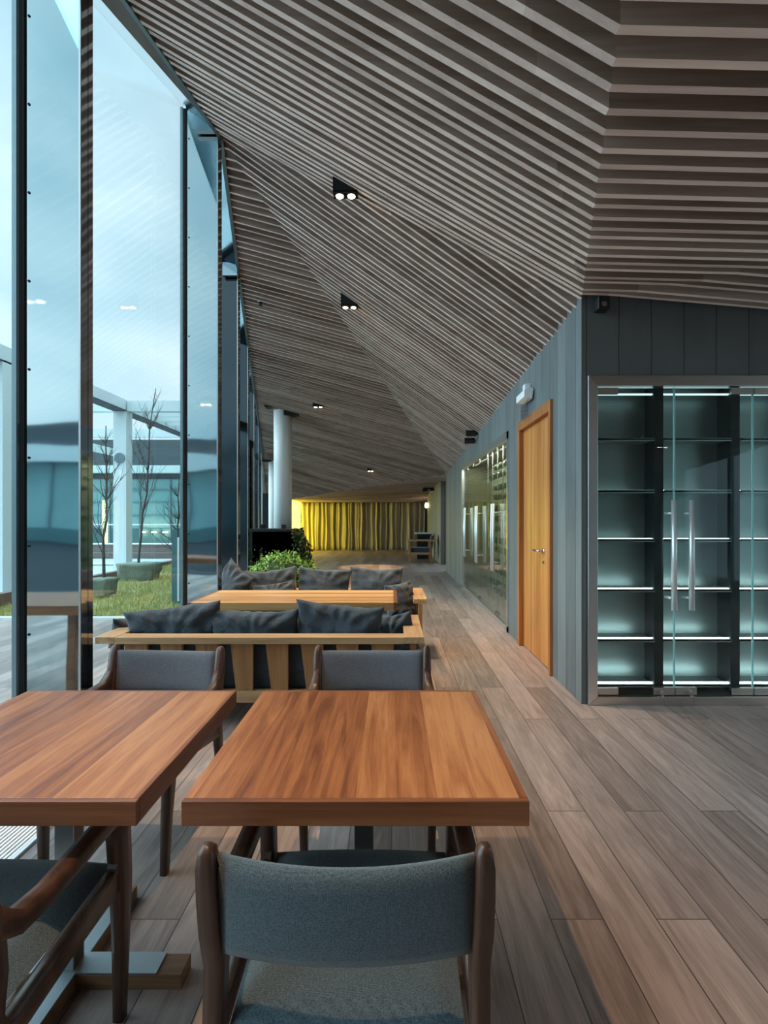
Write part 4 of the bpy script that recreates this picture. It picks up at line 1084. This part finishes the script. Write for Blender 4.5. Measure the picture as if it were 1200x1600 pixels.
for _ in range(26000):
    y = 7.6+8.3*rg.random()**1.4; x = -6.08+(lawn_r(y)+6.08)*rg.random(); z = lawn_z(x, y)
    if noise.noise(Vector((x*.9+5, y*1.4, 0))) > .25 and rg.random() < .7: continue
    h = rg.uniform(.03, .085); a = rg.uniform(0, PI); dx, dy = math.cos(a)*.006, math.sin(a)*.006
    m.face([(x-dx, y-dy, z-.01), (x+dx, y+dy, z-.01), (x+rg.uniform(-.03, .03), y+rg.uniform(-.03, .03), z+h)])
o = m.build('grass', M['grass']); tag(o, 'short green and yellowing grass of the lawn outside the glass', 'grass', kind='stuff')

# white steel pergola frame outside
pg = empty('pergola', (-6.77, 0, 0), 0, 'white steel frame of columns and roof beams standing outside the glass', 'pergola')
for Y in (5.1, 9.4, 13.7, 18.0):
    MB().box(-.16, .16, Y-.16, Y+.16, -.02, 4.1).build('column', M['steel_white'], pg)
    MB().box(-5.5, 5.2 if Y > 20 else -.16, Y-.12, Y+.12, 4.08, 4.34).build('cross_beam', M['steel_white'], pg)
    if Y in (13.7, 18.0): MB().box(.16, 3.2, Y-.12, Y+.12, 4.08, 4.34).build('cross_beam', M['steel_white'], pg)
MB().box(-.14, .14, -2, 24, 4.10, 4.36).build('long_beam', M['steel_white'], pg)
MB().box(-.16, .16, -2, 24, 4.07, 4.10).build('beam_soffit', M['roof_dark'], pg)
MB().box(-5.3, -5.0, -2, 24, 4.10, 4.36).build('long_beam', M['steel_white'], pg)
for Y in (14.6, 15.3, 16.0, 16.7, 17.4): MB().box(.16, 3.0, Y-.04, Y+.04, 4.12, 4.28).build('roof_rib', M['steel_white'], pg)
MB().lathe([(.13, -.03), (.13, 0)], 20, (0, 13.54, 2.9), 'y').build('lamp_disc', M['mullion'], pg)

# low modern building behind
bd = empty('glass_pavilion', (-20, 27, 0), 0, 'low pavilion with dark roof edge and teal glass walls beyond the lawn', 'building')
MB().box(-30, 11.5, 0, 6, 4.0, 5.3).build('roof_band', M['roof_dark'], bd)
MB().box(-30, 11.8, -.6, 6, 3.62, 3.98).build('eaves', M['steel_white'], bd)
MB().box(-30, 11.2, -.1, 6, 3.35, 3.62).build('fascia', M['roof_dark'], bd)
MB().box(-30, 11.0, 0, 5, .9, 3.35).build('glazing', M['teal'], bd)
MB().box(-30, 11.0, -.05, 5, .0, .9).build('plinth', M['teal_dark'], bd)
m = MB()
for i in range(28): m.box(-30+i*1.5, -30+i*1.5+.06, -.08, 0, 0, 3.35)
for z in (1.55, 2.2, 2.8): m.box(-30, 11, -.07, 0, z, z+.04)
m.build('glazing_bar', M['mullion'], bd)
for i in range(3):
    MB().lathe([(.13, -.04), (.09, .0)], 14, (7.75+i*.55, -.22, .75)).build('lit_lamp', M['lamp'], bd)
q = empty('lattice_light', P(164, 820, 24.5), 0, 'tall yellow glowing lattice light in front of the pavilion', 'light')
for i in range(3):
    MB().box(-.12+i*.09, -.08+i*.09, 0, .05, -1.15, 1.1).build('light_strip', emis('lattice_glow', (1, .8, .3), 1.6) if i == 0 else bpy.data.materials['lattice_glow'], q)
m = MB()
for i in range(18): m.box(-.14, .14, -.01, .06, -1.15+i*.125, -1.12+i*.125)
m.build('lattice_grid', M['steel_white'], q)
# neighbouring low building behind the viewpoint, seen mirrored in the fins
bb = empty('neighbour_building', (-18, -24, 0), 0, 'low building with dark roof edge mirrored in the polished fins', 'building')
MB().box(-25, 14, -6, 0, 5.4, 6.6).build('roof_band', M['roof_dark'], bb); MB().box(-25, 14, -6, .5, 4.5, 5.4).build('eaves', M['steel_white'], bb)
MB().box(-25, 14, -6, -.2, .8, 4.5).build('glazing', M['teal'], bb); MB().box(-25, 14, -6, -.1, 0, .8).build('plinth', M['teal_dark'], bb)
m = MB()
for i in range(13): m.box(-25+i*3, -25+i*3+.12, -.2, -.1, .8, 4.5)
m.build('glazing_bar', M['mullion'], bb)
# rows of paving, low walls beyond lawn
struct(MB().box(-40, -6.5, 19.2, 19.5, 0, .18).box(-40, -6.5, 22.5, 22.9, 0, .30).build('low_wall', M['stoneedge']))
struct(MB().box(-40, -6.4, 16.4, 16.8, 0, .04).box(-40, -6.4, 23.2, 23.8, 0, .32).build('snow_strip', M['white']))
# glass balustrade outside
gb = empty('glass_screen', (-7.6, 16.2, 0), 0, 'clear glass screen with thin rail beyond the white frame', 'screen')
MB().box(-6, 1.6, 0, .02, .05, 3.75).build('pane', M['door_glass'], gb); MB().box(-6, 1.6, -.03, -.005, 1.20, 1.235).build('rail', M['white'], gb); MB().box(1.58, 1.62, -.02, .04, 0, 3.8).build('post', M['mullion'], gb)
# timber table added on the terrace to put a wood-coloured reflection in the fins
tt = empty('added_terrace_table', (-3.05, 1.52, 0), 0, 'reddish timber table added outside the glass, unseen except mirrored in the polished fins', 'table')
box('tabletop', M['teak_edge'], -.72, .72, -.36, .36, .68, .75, tt)
for sx in (-.62, .62):
    for sy in (-.28, .28): box('leg', M['teak_edge'], sx-.03, sx+.03, sy-.03, sy+.03, -.02, .68, tt)
# metal gate posts
gp = empty('steel_post', (-3.42, 8.6, 0), 0, 'pair of dark steel posts outside beside the second glass fin', 'post')
for i, x in enumerate((0, .12)):
    MB().box(x-.045, x+.045, -.03, .03, 0, 1.22-.02*i).build('post_leg', M['mullion_d'] if 'mullion_d' in M else M['teal_dark'], gp)
MB().box(.05, .08, -.05, .05, .1, 1.1).build('light_bar', M['steel_white'], gp)

def tree(x, y, h, label, seed, lean=0, spread=1.0, base=.0):
    r = random.Random(seed)
    t = empty('bare_tree', (x, y, base), 0, label, 'tree')
    tr = MB(); br_ = MB()
    pts = [(0, 0, 0)]; n = 9
    for i in range(1, n+1): pts.append((lean*i/n+r.uniform(-.03, .03), r.uniform(-.03, .03), h*i/n))
    tr.tube(pts, [.026*(1-.85*i/n)+.004 for i in range(n+1)], 6)
    def twig(p, d, ln, rad, depth):
        q = [Vector(p)]; dd = Vector(d)
        for i in range(4):
            dd = (dd+Vector((r.uniform(-.25, .25), r.uniform(-.25, .25), r.uniform(0, .22)))).normalized(); q.append(q[-1]+dd*ln/4)
        br_.tube(q, [rad*(1-.7*i/4) for i in range(5)], 5)
        if depth:
            for k in range(3): twig(q[r.randint(1, 4)], (dd+Vector((r.uniform(-.8, .8), r.uniform(-.8, .8), r.uniform(-.1, .5)))).normalized(), ln*.55, rad*.5, depth-1)
    for k in range(24):
        f = r.uniform(.25, .97); i = int(f*n); p = pts[i]; a = r.uniform(0, 2*PI)
        twig(p, Vector((math.cos(a)*spread, math.sin(a)*spread, .9)).normalized(), h*.30*(1.2-f), .009, 1)
    tr.build('trunk', M['bark'], t, smooth=True); br_.build('branches', M['bark'], t)
tree(-5.45, 11.7, 4.05, 'tallest bare young tree rising from the netted shrub bed', 4, .35, .5, .15)
tree(-4.98, 9.4, 2.9, 'thin bare sapling nearest the first glass fin', 8, .08, .7, .1)
tree(-4.85, 12.2, 2.3, 'small gnarled bare tree behind the dark steel posts', 12, .1, 1.2, .1)
def sack(x, y, rx, ry, h, label, seed):
    m = MB(); n = 28; rows_ = 9; rr = []
    for j in range(rows_+1):
        t_ = j/rows_; ring = []
        for k in range(n):
            a = 2*PI*k/n; e_ = 1+.10*noise.noise(Vector((math.cos(a)*3, math.sin(a)*3, t_*3+seed)))+.05*math.sin(a*9+seed)
            f = .82+.22*t_ if t_ < .9 else .5
            q = abs(math.cos(a))**.5*math.copysign(1, math.cos(a)), abs(math.sin(a))**.5*math.copysign(1, math.sin(a))
            ring.append(m.bm.verts.new((q[0]*rx*f*e_, q[1]*ry*f*e_, h*min(t_, .93)+.02*noise.noise(Vector((a*2, t_*5, seed))))))
        rr.append(ring)
    for a, b in zip(rr, rr[1:]):
        for k in range(n): m.bm.faces.new((a[k], a[(k+1) % n], b[(k+1) % n], b[k]))
    m.bm.faces.new(rr[-1])
    o = m.build('netted_shrub', M['sack'], smooth=True); o.location = (x, y, .08)
    tag(o, label, 'shrub')
sack(-5.42, 11.7, .42, .3, .40, 'wide clipped shrub wrapped in netting at foot of tallest bare tree', 1)
sack(-5.0, 9.4, .22, .2, .32, 'small netted shrub at foot of the thin sapling', 5)
